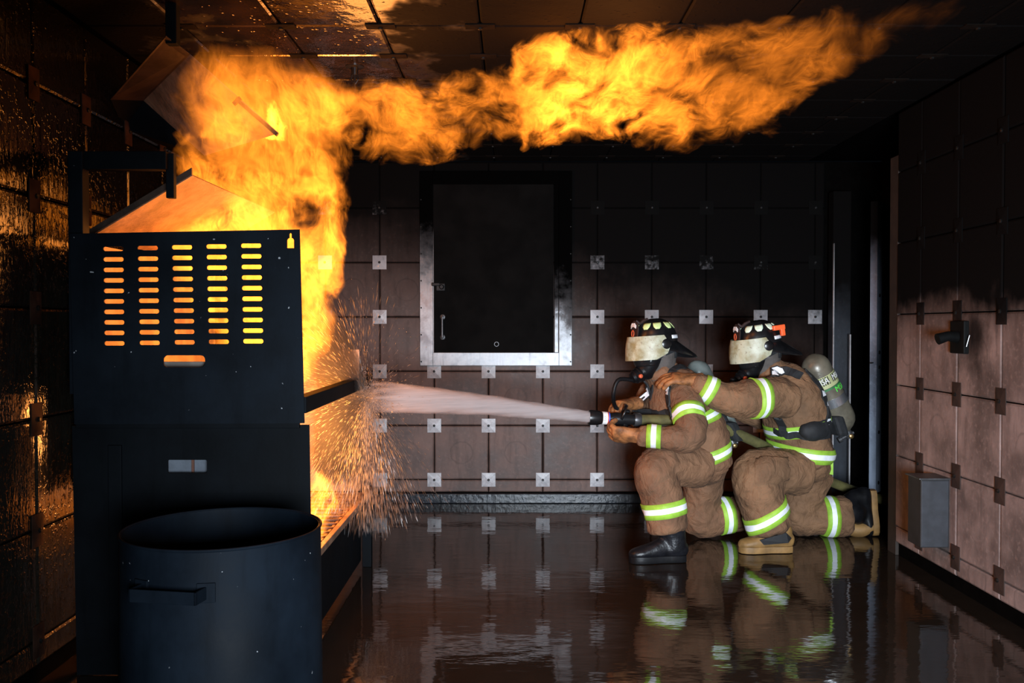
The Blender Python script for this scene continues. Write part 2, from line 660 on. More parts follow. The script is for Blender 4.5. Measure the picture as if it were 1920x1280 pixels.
M['cloth1'] = cloth_mat('turnout_cloth_tan', (0.165, 0.080, 0.040))
M['cloth2'] = cloth_mat('turnout_cloth_brown', (0.170, 0.087, 0.042))
M['lime'] = simple('lime_band', (0.28, 0.50, 0.045), 0.6, 0, 0.15, 20, 0.1, 200, 0.001)
M['silver'] = simple('silver_reflective', (0.82, 0.85, 0.90), 0.5, 0, 0.1, 30, 0.1, 200, 0.001)
M['glove'] = simple('glove_leather', (0.24, 0.095, 0.03), 0.7, 0, 0.55, 22, 0.5, 60, 0.006)
M['black_rub'] = simple('black_rubber', (0.005, 0.005, 0.006), 0.45, 0, 0.3, 20, 0.15, 80, 0.003, **{'Specular IOR Level': 0.18})
M['black_strap'] = simple('black_webbing', (0.010, 0.011, 0.013), 0.75, 0, 0.3, 30, 0.3, 200, 0.002)
M['black_leather'] = simple('black_boot_leather', (0.007, 0.007, 0.009), 0.4, 0, 0.4, 20, 0.5, 40, 0.006, **{'Specular IOR Level': 0.35})
M['tan_rub'] = simple('tan_boot_rubber', (0.23, 0.125, 0.04), 0.6, 0, 0.3, 12, 0.2, 60, 0.004)
M['helmet'] = simple('black_helmet_shell', (0.008, 0.008, 0.009), 0.28, 0, 0.3, 20, 0.1, 80, 0.002)
M['hood_knit'] = simple('grey_knit_hood', (0.075, 0.063, 0.057), 0.9, 0, 0.25, 18, 0.3, 120, 0.003)
M['patch'] = simple('helmet_reflective_patch', (0.62, 0.78, 0.34), 0.45, 0, 0.15, 30, 0)
M['badge'] = simple('badge_leather', (0.025, 0.012, 0.010), 0.55, 0, 0.4, 40, 0.2)
M['white'] = simple('white_print', (0.78, 0.78, 0.78), 0.6, 0, 0.05, 30, 0)
M['red'] = simple('red_orange_print', (0.55, 0.09, 0.03), 0.6, 0, 0.1, 30, 0)
M['blue'] = simple('blue_print', (0.03, 0.08, 0.5), 0.6, 0, 0.1, 30, 0)
M['orange'] = simple('orange_plastic', (0.95, 0.13, 0.03), 0.45, 0, 0.1, 30, 0)
M['skin'] = simple('skin', (0.42, 0.22, 0.15), 0.55, 0, 0.1, 20, 0.1)
M['eye'] = simple('eye_white', (0.6, 0.6, 0.58), 0.2, 0, 0.05, 20, 0)
M['hose'] = simple('olive_hose_jacket', (0.085, 0.075, 0.022), 0.8, 0, 0.3, 14, 0.35, 160, 0.003)
M['noz'] = simple('black_nozzle', (0.010, 0.010, 0.011), 0.3, 0.2, 0.3, 20, 0)
M['noz_grey'] = simple('grey_coupling', (0.08, 0.08, 0.085), 0.4, 0.6, 0.3, 20, 0)
M['tank'] = simple('tank_composite', (0.13, 0.115, 0.085), 0.35, 0.1, 0.3, 12, 0.1, 60)
M['tank_grey'] = simple('tank_composite_grey', (0.17, 0.20, 0.19), 0.35, 0.1, 0.25, 12, 0.1, 60)
M['tank_band'] = simple('tank_band_olive_yellow', (0.42, 0.44, 0.22), 0.5, 0, 0.1, 20, 0)
M['green'] = simple('green_print', (0.03, 0.16, 0.05), 0.5, 0, 0.1, 20, 0)
M['green_glow'] = simple('bright_green_print', (0.10, 0.80, 0.08), 0.5, 0, 0.1, 20, 0)
M['chrome'] = simple('polished_steel', (0.62, 0.64, 0.68), 0.22, 0.9, 0.1, 20, 0)
M['brass'] = simple('brass', (0.5, 0.32, 0.12), 0.3, 0.9, 0.1, 20, 0)


def visor_mat():
    t = NT('smoked_visor')
    p = t.pos()
    n = t.noise(p, 13, 4, 0.6).outputs[0]
    n2 = t.noise(p, 45, 3, 0.7).outputs[0]
    c = t.mix(t.step(n, 0.35, 0.65), (0.42, 0.45, 0.34), (0.24, 0.21, 0.10))
    c = t.mix(t.m('MULTIPLY', t.step(n2, 0.56, 0.72), 0.6), c, (0.11, 0.065, 0.03))
    t.principled(c, 0.45, 0.0, t.bump(n2, 0.1, 0.002))
    return t.mat


M['visor'] = visor_mat()


def lens_mat():
    t = NT('mask_lens')
    b = t.n('ShaderNodeBsdfPrincipled')
    b.inputs['Base Color'].default_value = (0.02, 0.02, 0.022, 1)
    b.inputs['Roughness'].default_value = 0.12
    tr = t.n('ShaderNodeBsdfTransparent')
    tr.inputs[0].default_value = (0.5, 0.45, 0.45, 1)
    mx = t.n('ShaderNodeMixShader')
    mx.inputs[0].default_value = 0.6
    t.t.links.new(tr.outputs[0], mx.inputs[1])
    t.t.links.new(b.outputs[0], mx.inputs[2])
    t.t.links.new(mx.outputs[0], t.out.inputs['Surface'])
    return t.mat


M['lens'] = lens_mat()


def jet_mat():
    """white water: lengthwise streaks, thin towards its edges"""
    t = NT('water_jet')
    p = t.pos()
    n = t.noise(t.vm('MULTIPLY', p, (2.0, 2.0, 38)), 1.4, 4, 0.6).outputs[0]
    lw = t.n('ShaderNodeLayerWeight')
    lw.inputs[0].default_value = 0.5
    core = t.m('SUBTRACT', 1.0, lw.outputs['Facing'])
    a = t.m('MULTIPLY', t.step(core, 0.05, 0.75), t.lin(n, 0.3, 0.7, 0.65, 1.0), clamp=True)
    a = t.m('MULTIPLY', a, t.step(t.m('ADD', t.sep(p)[0], t.m('MULTIPLY', n, 0.16)), -0.66, -0.44))
    d = t.n('ShaderNodeBsdfDiffuse')
    d.inputs[0].default_value = (0.66, 0.60, 0.60, 1)
    tl = t.n('ShaderNodeBsdfTranslucent')
    tl.inputs[0].default_value = (0.80, 0.76, 0.76, 1)
    m1 = t.n('ShaderNodeMixShader')
    m1.inputs[0].default_value = 0.5
    t.t.links.new(d.outputs[0], m1.inputs[1])
    t.t.links.new(tl.outputs[0], m1.inputs[2])
    tr = t.n('ShaderNodeBsdfTransparent')
    m2 = t.n('ShaderNodeMixShader')
    t.put(m2.inputs[0], a)
    t.t.links.new(tr.outputs[0], m2.inputs[1])
    t.t.links.new(m1.outputs[0], m2.inputs[2])
    t.t.links.new(m2.outputs[0], t.out.inputs['Surface'])
    return t.mat


M['jet'] = jet_mat()


def drop_mat():
    t = NT('water_drops')
    d = t.n('ShaderNodeBsdfTranslucent')
    d.inputs[0].default_value = (0.95, 0.93, 0.92, 1)
    g = t.n('ShaderNodeBsdfGlossy')
    g.inputs['Roughness'].default_value = 0.3
    m1 = t.n('ShaderNodeMixShader')
    m1.inputs[0].default_value = 0.08
    t.t.links.new(d.outputs[0], m1.inputs[1])
    t.t.links.new(g.outputs[0], m1.inputs[2])
    tr = t.n('ShaderNodeBsdfTransparent')
    m2 = t.n('ShaderNodeMixShader')
    m2.inputs[0].default_value = 0.6
    t.t.links.new(tr.outputs[0], m2.inputs[1])
    t.t.links.new(m1.outputs[0], m2.inputs[2])
    t.t.links.new(m2.outputs[0], t.out.inputs['Surface'])
    return t.mat


M['drops'] = drop_mat()


def mist_mat(density):
    t = NT('spray_mist')
    v = t.n('ShaderNodeVolumeScatter')
    v.inputs['Color'].default_value = (0.95, 0.93, 0.92, 1)
    v.inputs['Density'].default_value = density
    v.inputs['Anisotropy'].default_value = 0.62
    t.t.links.new(v.outputs[0], t.out.inputs['Volume'])
    return t.mat


def fire_mat(name, along, lo, hi, c_lo, c_hi, c_mid, c_heat, ry, gain, stretch, scale, seed, step_rate, warp=0.16, fill=0.0):
    """burning gas as a glowing volume.  along: 'x' (flame sheet rolling under the ceiling) or 'z' (rising plume).
    c_lo/c_hi = edges of the flame, c_mid = its distance, c_heat = brightness, all over the normalised length"""
    t = NT(name)
    p = t.n('ShaderNodeTexCoord').outputs['Object']
    w0 = t.noise(t.vm('ADD', p, (seed, seed, seed)), scale * 0.55, 2, 0.5).outputs[1]
    pw = t.vm('ADD', p, t.vm('SCALE', t.vm('SUBTRACT', w0, (0.5, 0.5, 0.5)), None, warp))
    x, y, z = t.sep(pw)
    s, q = (x, z) if along == 'x' else (z, x)
    u = t.lin(s, lo, hi)

    def rng(curve):
        a = min(c for _, c in curve)
        b = max(c for _, c in curve) + 1e-4
        return t.lin(t.curve(u, [(k, (c - a) / (b - a)) for k, c in curve]), 0, 1, a, b)
    e0, e1, ym, heat = rng(c_lo), rng(c_hi), rng(c_mid), rng(c_heat)
    mid = t.m('MULTIPLY', t.m('ADD', e0, e1), 0.5)
    half = t.m('MAXIMUM', t.m('MULTIPLY', t.m('SUBTRACT', e1, e0), 0.5), 0.001)
    dq = t.m('SUBTRACT', 1.0, t.m('DIVIDE', t.m('ABSOLUTE', t.m('SUBTRACT', q, mid)), half))
    dy = t.m('SUBTRACT', 1.0, t.m('DIVIDE', t.m('ABSOLUTE', t.m('SUBTRACT', y, ym)), ry))
    m = t.m('MINIMUM', t.m('MULTIPLY', dq, 1.3), dy)
    m = t.m('MINIMUM', m, 0.75)
    ps = t.vm('MULTIPLY', pw, stretch)
    n1 = t.noise(t.vm('ADD', ps, (seed, 0, 0)), scale, 5, 0.62, 0.8).outputs[0]
    n2 = t.noise(t.vm('ADD', ps, (0, seed, 3)), scale * 2.1, 4, 0.62, 1.5).outputs[0]
    ridge = t.m('SUBTRACT', 1.0, t.m('ABSOLUTE', t.m('MULTIPLY', t.m('SUBTRACT', n2, 0.5), 5.0)), clamp=True)
    ridge = t.m('POWER', ridge, 2.6)
    F = t.m('ADD', t.m('ADD', m, fill), t.m('MULTIPLY', t.m('SUBTRACT', n1, 0.5), 3.6))
    F = t.m('MULTIPLY', F, t.step(m, 0.0, 0.12))
    dens = t.step(F, 0.12, 0.95)
    e = t.m('MULTIPLY', dens, t.m('ADD', 0.10, t.m('ADD', t.m('MULTIPLY', ridge, 2.1), t.m('MULTIPLY', t.m('POWER', dens, 2.0), 0.75))))
    e = t.m('MULTIPLY', e, t.m('MULTIPLY', heat, gain))
    em = t.n('ShaderNodeEmission')
    em.inputs[0].default_value = (1.0, 0.245, 0.017, 1)
    t.put(em.inputs[1], e)
    t.t.links.new(em.outputs[0], t.out.inputs['Volume'])
    t.mat.cycles.volume_step_rate = step_rate
    return t.mat


# ------------------------------------------------------------------ room shell
T = 0.406
WL, WR, WB, CZ = -1.737, 2.209, 6.77, 2.544
YN = -0.2                                   # near open end, behind the photographer
XALC = 2.75                                 # alcove behind the door in the right wall
tile_cache = {}


def tile_mesh(w, h, matl, dome=0.0):
    key = (round(w, 3), round(h, 3), matl.name)
    if key in tile_cache: return tile_cache[key]
    bm = bmesh.new()
    b, d = 0.008, 0.022
    out = [(-w / 2, -h / 2), (w / 2, -h / 2), (w / 2, h / 2), (-w / 2, h / 2)]
    r0 = [bm.verts.new((x, y, 0)) for x, y in out]
    r1 = [bm.verts.new((x, y, d - b * 0.7)) for x, y in out]
    r2 = [bm.verts.new((x - math.copysign(b, x), y - math.copysign(b, y), d)) for x, y in out]
    for a, c in ((r0, r1), (r1, r2)):
        for i in range(4): bm.faces.new((a[i], a[(i + 1) % 4], c[(i + 1) % 4], c[i]))
    bm.faces.new(r2)
    bm.faces.new(r0[::-1])
    me = bpy.data.meshes.new('tile')
    bm.to_mesh(me)
    bm.free()
    me.materials.append(matl)
    tile_cache[key] = me
    return me


def plate_mesh(w, h, matl):
    key = ('plate', w, h, matl.name)
    if key in tile_cache: return tile_cache[key]
    bm = bmesh.new()
    t0, t1 = 0.004, 0.0095
    out = [(-w / 2, -h / 2), (w / 2, -h / 2), (w / 2, h / 2), (-w / 2, h / 2)]
    r0 = [bm.verts.new((x, y, 0)) for x, y in out]
    r1 = [bm.verts.new((x, y, t0)) for x, y in out]
    r2 = [bm.verts.new((x * 0.12, y * 0.12, t1)) for x, y in out]
    for a, c in ((r0, r1), (r1, r2)):
        for i in range(4): bm.faces.new((a[i], a[(i + 1) % 4], c[(i + 1) % 4], c[i]))
    bm.faces.new(r2)
    bm.faces.new(r0[::-1])
    k0 = len(bm.faces)
    lathe(bm, (0, 0, t1 - 0.001), (0, 0, 1), [(0, 0.010), (0.006, 0.010), (0.008, 0.006)], 6, 1)
    me = bpy.data.meshes.new('clip_plate')
    bm.to_mesh(me)
    bm.free()
    me.materials.append(matl)
    me.materials.append(M['bolt'])
    tile_cache[key] = me
    return me


def place(me, name, parent, P, ux, uy, un):
    o = bpy.data.objects.new(name, me)
    R = Matrix((ux, uy, un)).transposed()
    o.matrix_world = Matrix.Translation(P) @ R.to_4x4()
    COL.objects.link(o)
    o.parent = parent
    return o


def tiling(wall, matl, pmat, P, ux, uy, un, us, vs_, skip=None, pw=0.103, ph=0.103, plates=True, pskip=None):
    """tiles between the joint lists us/vs_, clip plates on the joint crossings; P(u,v) -> point on the backing"""
    gap = 0.007
    for i in range(len(us) - 1):
        for j in range(len(vs_) - 1):
            u, v = (us[i] + us[i + 1]) / 2, (vs_[j] + vs_[j + 1]) / 2
            if skip and skip(u, v): continue
            me = tile_mesh(us[i + 1] - us[i] - gap, vs_[j + 1] - vs_[j] - gap, matl)
            jit = random.uniform(-0.0015, 0.0015)
            place(me, 'tile', wall, P(u, v) + un * jit, ux, uy, un)
    if plates:
        for u in us[1:-1]:
            for v in vs_[1:-1]:
                if (skip and skip(u, v)) or (pskip and pskip(u, v)): continue
                place(plate_mesh(pw, ph, pmat), 'clip_plate', wall, P(u, v) + un * 0.0225, ux, uy, un)


def joints(a, b, base):
    k = math.floor((a - base) / T) - 1
    out = [a]
    while True:
        q = base + k * T
        if q > b - 0.02: break
        if q > a + 0.02: out.append(q)
        k += 1
    return out + [b]


X_, Y_, Z_ = V((1, 0, 0)), V((0, 1, 0)), V((0, 0, 1))
# floor
bm = bmesh.new()
add_box(bm, ((WL + XALC) / 2, (WB + YN) / 2, -0.05), (XALC - WL + 0.4, WB - YN + 0.4, 0.1))
structure(obj('floor', bm, M['floor']))
# backing slabs (the face of the slab is 22 mm behind the tile faces)
D = 0.022


def slab(name, c, size):
    b_ = bmesh.new()
    add_box(b_, c, size)
    return structure(obj(name, b_, M['joint']))


wall_back = slab('wall_back', ((WL + XALC) / 2, WB + D + 0.05, CZ / 2), (XALC - WL + 0.3, 0.1, CZ))
wall_left = slab('wall_left', (WL - D - 0.05, (WB + YN) / 2, CZ / 2), (0.1, WB - YN, CZ))
YD = 5.21                                    # the near jamb of the doorway in the right wall
wall_right = slab('wall_right', (WR + D + 0.05, (YD + YN) / 2, CZ / 2), (0.1, YD - YN, CZ))
ceiling = slab('ceiling', ((WL + XALC) / 2, (WB + YN) / 2, CZ + D + 0.05), (XALC - WL + 0.3, WB - YN + 0.2, 0.1))
alcove = slab('wall_alcove', (XALC + 0.05, (YD + WB) / 2, CZ / 2), (0.1, WB - YD + 0.3, CZ))

ZJ = [0.075] + [0.17 + k * T for k in range(6)] + [CZ - 0.004]
WIN = (at(788, 600, WB).x, at(1072, 600, WB).x, at(900, 685, WB).z, at(900, 322, WB).z)


def in_window(u, v): return WIN[0] - 0.02 < u < WIN[1] + 0.02 and WIN[2] + 0.03 < v < WIN[3] + 0.05


xb = at(916, 700, WB).x
usb = joints(WL, 2.33, xb)
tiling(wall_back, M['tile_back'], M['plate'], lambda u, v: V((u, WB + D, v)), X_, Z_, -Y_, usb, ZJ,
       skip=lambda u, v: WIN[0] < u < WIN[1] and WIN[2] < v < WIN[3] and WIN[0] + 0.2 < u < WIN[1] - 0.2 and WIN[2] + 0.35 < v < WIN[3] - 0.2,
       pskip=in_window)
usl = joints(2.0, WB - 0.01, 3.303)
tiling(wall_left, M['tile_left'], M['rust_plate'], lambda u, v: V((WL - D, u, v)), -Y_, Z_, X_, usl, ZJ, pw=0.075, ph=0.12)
usr = joints(2.6, YD, 4.494)
tiling(wall_right, M['tile_right'], M['rust_right'], lambda u, v: V((WR + D, u, v)), Y_, Z_, -X_, usr, ZJ, pw=0.085, ph=0.12)
usc = joints(WL, WR, -0.13)
vsc = joints(2.3, WB - 0.01, 3.717)
tiling(ceiling, M['tile_ceil'], M['rust_ceil'], lambda u, v: V((u, v, CZ + D)), X_, -Y_, -Z_, usc, vsc, pw=0.12, ph=0.06)

# kerb along the foot of the back wall
bm = bmesh.new()
add_box(bm, ((WL + 2.35) / 2, WB - 0.012, 0.036), (2.35 - WL, 0.07, 0.072), bevel=0.006)
structure(obj('baseboard_back', bm, simple('wet_kerb', (0.008, 0.011, 0.016), 0.3, 0, 0.5, 14, 0.35, 30, 0.008, **{'Specular IOR Level': 0.25})))

# ------------------------------------------------------------------ hatch in the back wall
win = thing('window_1', (WIN[0], WB, WIN[2]), None, None)
structure(win)
fw = 0.098
yF = WB - 0.012
x0, x1, z0, z1 = WIN


def part_box(name, parent, c, size, mat, bevel=0.003):
    b_ = bmesh.new()
    add_box(b_, c, size, bevel=bevel)
    return obj(name, b_, mat, parent)


for xx in (x0 + fw / 2, x1 - fw / 2):
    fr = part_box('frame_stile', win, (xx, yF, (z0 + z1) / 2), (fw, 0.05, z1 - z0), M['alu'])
    b_ = bmesh.new()
    for k in range(7):
        lathe(b_, (xx + (0.04 if xx < 0 else -0.02) * 0 - 0.038 * (1 if xx < -0.1 else -1), yF - 0.025, z0 + 0.03 + k * 0.2), (0, -1, 0), [(0, 0.006), (0.004, 0.006), (0.006, 0.003)], 8)
    tag(obj('screw_row', b_, M['bolt'], fr), kind='stuff')
part_box('frame_rail', win, ((x0 + x1) / 2, yF - 0.003, z0 + fw / 2), (x1 - x0 - 2 * fw + 0.004, 0.05, fw), M['alu'])
part_box('frame_rail', win, ((x0 + x1) / 2, yF - 0.003, z1 - fw / 2), (x1 - x0 - 2 * fw, 0.05, fw), M['alu'])
sh = part_box('shutter', win, ((x0 + x1) / 2 - 0.018, yF - 0.006, (z0 + z1) / 2), (x1 - x0 - 2 * fw - 0.045, 0.05, z1 - z0 - 2 * fw), M['soot_panel'], 0.004)
part_box('hinge_strip', win, (x1 - fw - 0.018, yF - 0.008, (z0 + z1) / 2), (0.03, 0.045, z1 - z0 - 2 * fw), M['alu'])
# thin bright seam beside the shutter
part_box('seam_strip', win, (x0 + fw + 0.004, yF - 0.028, (z0 + z1) / 2), (0.005, 0.012, z1 - z0 - 2 * fw), M['steel_edge'], 0.001)
b_ = bmesh.new()
q = at(826, 538, WB - 0.05)
add_box(b_, q, (0.07, 0.03, 0.06), bevel=0.008)
add_box(b_, q + V((-0.035, -0.01, 0.02)), (0.06, 0.025, 0.025), bevel=0.006)
lathe(b_, q + V((0.01, -0.015, 0)), (0, -1, 0), [(0, 0.018), (0.02, 0.018), (0.025, 0.012)], 14)
obj('latch', b_, M['black_rub'], win)
b_ = bmesh.new()
q0, q1 = at(830, 594, WB - 0.04), at(830, 632, WB - 0.04)
add_tube(b_, [q0, q0 + V((0, -0.045, 0)), q1 + V((0, -0.045, 0)), q1], 0.009, 10)
for q in (q0, q1): lathe(b_, q + V((0, 0.01, 0)), (0, -1, 0), [(0, 0.022), (0.012, 0.022), (0.016, 0.012)], 14)
obj('pull_handle', b_, M['noz_grey'], win, 40)
b_ = bmesh.new()
q = at(931, 645, WB - 0.045)
add_tube(b_, [q + V((0.016 * math.cos(a), 0, 0.016 * math.sin(a))) for a in [2 * PI * k / 16 for k in range(17)]], 0.003, 6)
obj('ring', b_, M['noz_grey'], win)

# ------------------------------------------------------------------ doorway in the right wall
dr = thing('door_1', (WR, YD + 0.5, 0), None, None)
structure(dr)
part_box('jamb', dr, (WR + 0.034, YD + 0.055, 1.15), (0.06, 0.11, 2.3), M['dark_wood'])
# open grey steel leaf standing in the alcove
a, b = at(1637, 700, 6.05), at(1680, 700, 6.45)
b_ = bmesh.new()
zt, zb = 2.15, at(1632, 924, 6.05).z
add_sheet(b_, [(a.x, a.y, zb), (b.x, b.y, zb), (b.x, b.y, zt), (a.x, a.y, zt)], 0.045)
lf = obj('door_leaf', b_, M['door_grey'], dr)
d_ = (b - a).normalized()
nn = V((d_.y, -d_.x, 0)).normalized()
if nn.y > 0: nn = -nn
for pz in (at(1637, 553, 6.05).z, at(1637, 660, 6.05).z, at(1637, 688, 6.05).z, at(1637, 810, 6.05).z, at(1637, 905, 6.05).z):
    b_ = bmesh.new()
    c = V((a.x, a.y, pz)) + d_ * 0.045 + nn * 0.024
    lathe(b_, c, nn, [(0, 0.012), (0.004, 0.012), (0.007, 0.007)], 10)
    obj('bolt', b_, M['bolt'], lf)
b_ = bmesh.new()
c = at(1648, 678, 6.22)
add_box(b_, V((c.x, c.y, c.z)) + nn * 0.023, ((b - a).length, 0.006, 0.008), Matrix.Rotation(math.atan2(d_.y, d_.x), 3, 'Z'))
obj('seam', b_, M['bolt'], lf)
p0 = at(1563, 700, 6.6)
part_box('jamb', dr, (p0.x + 0.06, 6.66, 1.15), (0.13, 0.1, 2.3), wall_mat('blue_grey_jamb', (0.022, 0.027, 0.036), 1.15, 1.7, 0.7, ring=False))
part_box('edge_strip', dr, (p0.x - 0.006, 6.595, 1.06), (0.006, 0.02, 1.72), M['steel_edge'], 0.001)
p0 = at(1590, 820, 6.5)
part_box('edge_strip', dr, (p0.x + 0.01, 6.5, 0.66), (0.007, 0.02, 1.2), M['steel_edge'], 0.001)

# steel box on the right wall, near the floor
bx = thing('wall_box', (WR - 0.075, 4.64, 0.2), 'dark steel box fixed low on the right wall, standing proud of its tiles', 'box')
part_box('housing', bx, (WR - 0.072, 4.64, 0.373), (0.144, 0.15, 0.345), simple('box_steel', (0.014, 0.013, 0.014), 0.6, 0.0), 0.005)
part_box('cover', bx, (WR - 0.074, 4.562, 0.373), (0.136, 0.006, 0.335), simple('box_steel_painted_light', (0.022, 0.023, 0.029), 0.6, 0.0), 0.002)  # near face lighter and bluer: the cool light is put into its colour
b_ = bmesh.new()
add_box(b_, (WR - 0.075, 4.64, 0.55), (0.16, 0.17, 0.008), bevel=0.002)
obj('lid', b_, M['noz_grey'], bx)
# sooty lamp bracket higher up
M['sooty'] = simple('sooty_iron', (0.002, 0.002, 0.002), 0.7, 0, 0.3, 20, 0.1, **{'Specular IOR Level': 0.15})
c = at(1800, 632, 4.45)
br = thing('wall_bracket', (WR, c.y, c.z), 'small sooty black bracket with a bright pin, high on the right wall', 'bracket')
b_ = bmesh.new()
add_box(b_, (WR - 0.012, c.y, c.z), (0.03, 0.14, 0.16), bevel=0.006)
obj('base', b_, M['sooty'], br)
b_ = bmesh.new()
add_tube(b_, [(WR - 0.02, c.y, c.z), (WR - 0.08, c.y - 0.02, c.z + 0.005), (WR - 0.13, c.y - 0.02, c.z - 0.01)], [0.03, 0.024, 0.028], 12)
obj('arm', b_, M['sooty'], br, 40)
b_ = bmesh.new()
q = at(1812, 640, 4.35)
add_tube(b_, [q + V((0, 0, -0.025)), q + V((0.015, 0, 0.03))], 0.003, 8)
obj('pin', b_, M['chrome'], br)

# sprinkler under the ceiling
q = at(665, 128, 4.3)
sp = thing('sprinkler', (q.x, 4.3, CZ), 'small black sprinkler head hanging from the wet ceiling above the flames', 'sprinkler')
b_ = bmesh.new()
lathe(b_, (q.x, 4.3, CZ + 0.01), (0, 0, -1), [(0, 0.045), (0.012, 0.045), (0.016, 0.018), (0.05, 0.014)], 14)
obj('body', b_, M['noz'], sp, 40)
b_ = bmesh.new()
add_tube(b_, [(q.x - 0.012, 4.3, CZ - 0.03), (q.x - 0.016, 4.3, CZ - 0.06), (q.x, 4.3, CZ - 0.085)], 0.004, 8)
add_tube(b_, [(q.x + 0.012, 4.3, CZ - 0.03), (q.x + 0.016, 4.3, CZ - 0.06), (q.x, 4.3, CZ - 0.085)], 0.004, 8)
add_tube(b_, [(q.x, 4.3, CZ - 0.03), (q.x, 4.3, CZ - 0.12)], 0.005, 8)
obj('yoke', b_, M['noz'], sp)

# ------------------------------------------------------------------ burner prop (stove)
YP = 3.38
SL, SR = at(131, 600, YP).x, at(567, 600, YP).x
YE = 5.0
st = thing('burner_stove', ((SL + SR) / 2, (YP + YE) / 2, 0), 'black steel burner stove with a slotted front shield and flames inside', 'stove')


def rr(cx, cy_, w, h, r, n=4):
    """rounded slot outline"""
    o = []
    for (sx, sy, a0) in ((1, 1, 0), (-1, 1, 90), (-1, -1, 180), (1, -1, 270)):
        for k in range(n + 1):
            a_ = math.radians(a0 + 90 * k / n)
            o.append((cx + sx * (w / 2 - r) + r * math.cos(a_), cy_ + sy * (h / 2 - r) + r * math.sin(a_)))
    return o


def pz_(px, py):
    q_ = at(px, py, YP)
    return (q_.x, q_.z)


outer = [pz_(140, 795), pz_(571, 793), pz_(562, 430), pz_(131, 438)]
holes = []
for r in range(10):
    for c in range(5):
        fr = r / 9
        cx = [213, 277.5, 341.5, 406, 471][c] + [2, 3.5, 5, 4.5, 4][c] * fr
        cyy = (466.5 - c * 1.5) + (177 + c * 0.5) * fr
        ctr = pz_(cx, cyy)
        holes.append(rr(ctr[0], ctr[1], 0.0755, 0.0165, 0.0075))
ctr = pz_(346, 677)
holes.append(rr(ctr[0], ctr[1], 0.155, 0.044, 0.016))
bx0, by0 = pz_(545, 453)
holes.append([(bx0 + u_ / 503.0, by0 + v_ / 503.0) for u_, v_ in
              ((-6.5, -12), (6.5, -12), (6.5, 3), (5, 5.5), (2.2, 7), (2.2, 14), (0.8, 16), (-0.8, 16), (-2.2, 14), (-2.2, 7), (-5, 5.5), (-6.5, 3))])
obj('front_shield', cut_sheet(outer, holes, 0.006, lambda u, v, w: V((u, YP + w, v))), M['shield'], st)
# flat bar under the shield and lower front
yl = YP + 0.03
low = [at(136, 798, yl), at(580, 796, yl), at(587, 1264, yl), at(145, 1264, yl)]
lo_out = [(p.x, p.z) for p in low]
p = at(352, 874, yl)
lo_hole = [rr(p.x, p.z, 0.148, 0.05, 0.006)]
obj('lower_panel', cut_sheet(lo_out, lo_hole, 0.008, lambda u, v, w: V((u, yl + w, v))), M['cabinet'], st)
b_ = bmesh.new()
p = at(300, 795, YP + 0.012)
add_box(b_, ((SL + SR) / 2, YP + 0.014, p.z), (SR - SL - 0.03, 0.02, 0.03), bevel=0.003)
obj('front_bar', b_, M['cabinet'], st)
b_ = bmesh.new()
p = at(352, 874, yl + 0.05)
add_box(b_, (p.x, p.y, p.z), (0.26, 0.01, 0.14))
zn = obj('zinc_backing', b_, M['zinc'], st)
b_ = bmesh.new()
p = at(362, 874, yl + 0.04)
add_box(b_, (p.x, p.y, p.z), (0.009, 0.008, 0.13))
obj('rust_streak', b_, M['rust'], zn)
# shelf edge seen in the long slot
b_ = bmesh.new()
p = at(346, 686, YP + 0.06)
add_box(b_, ((SL + SR) / 2 + 0.02, YP + 0.065, p.z - 0.018), (SR - SL - 0.08, 0.012, 0.07), bevel=0.003)
obj('shelf_edge', b_, simple('shelf_zinc', (0.22, 0.19, 0.17), 0.5, 0.2), st)
# drip strip on the cabinet's left part
b_ = bmesh.new()
p = at(217, 1000, yl - 0.012)
add_box(b_, (p.x, yl - 0.012, 0.5), (0.05, 0.012, 0.75), bevel=0.003)
obj('leg', b_, M['cabinet'], st)
# legs
ZG = 0.41
for lx, ly in ((SL + 0.03, YE - 0.03), (SR - 0.015, YE - 0.03), (SR - 0.03, YP + 0.07), (SL + 0.03, YP + 0.07)):
    b_ = bmesh.new()
    add_box(b_, (lx, ly, 0.22), (0.05, 0.05, 0.44), bevel=0.004)
    obj('leg', b_, M['cabinet'], st)
# back panel, left side panel and burner tray
b_ = bmesh.new()
ztop = at(620, 655, YE).z
add_box(b_, ((SL + SR) / 2 - 0.03, YE, (ZG + ztop) / 2), (SR - SL - 0.06, 0.012, ztop - ZG), bevel=0.002)
obj('back_panel', b_, M['inner'], st)
b_ = bmesh.new()
add_box(b_, (SL + 0.01, (YP + YE) / 2 + 0.05, 1.15), (0.008, YE - YP - 0.12, 0.98))
obj('side_panel', b_, M['inner'], st)
b_ = bmesh.new()
add_box(b_, (SR - 0.045, (YP + YE) / 2, 0.215), (0.006, YE - YP - 0.16, 0.34))
obj('skirt', b_, M['cabinet'], st)
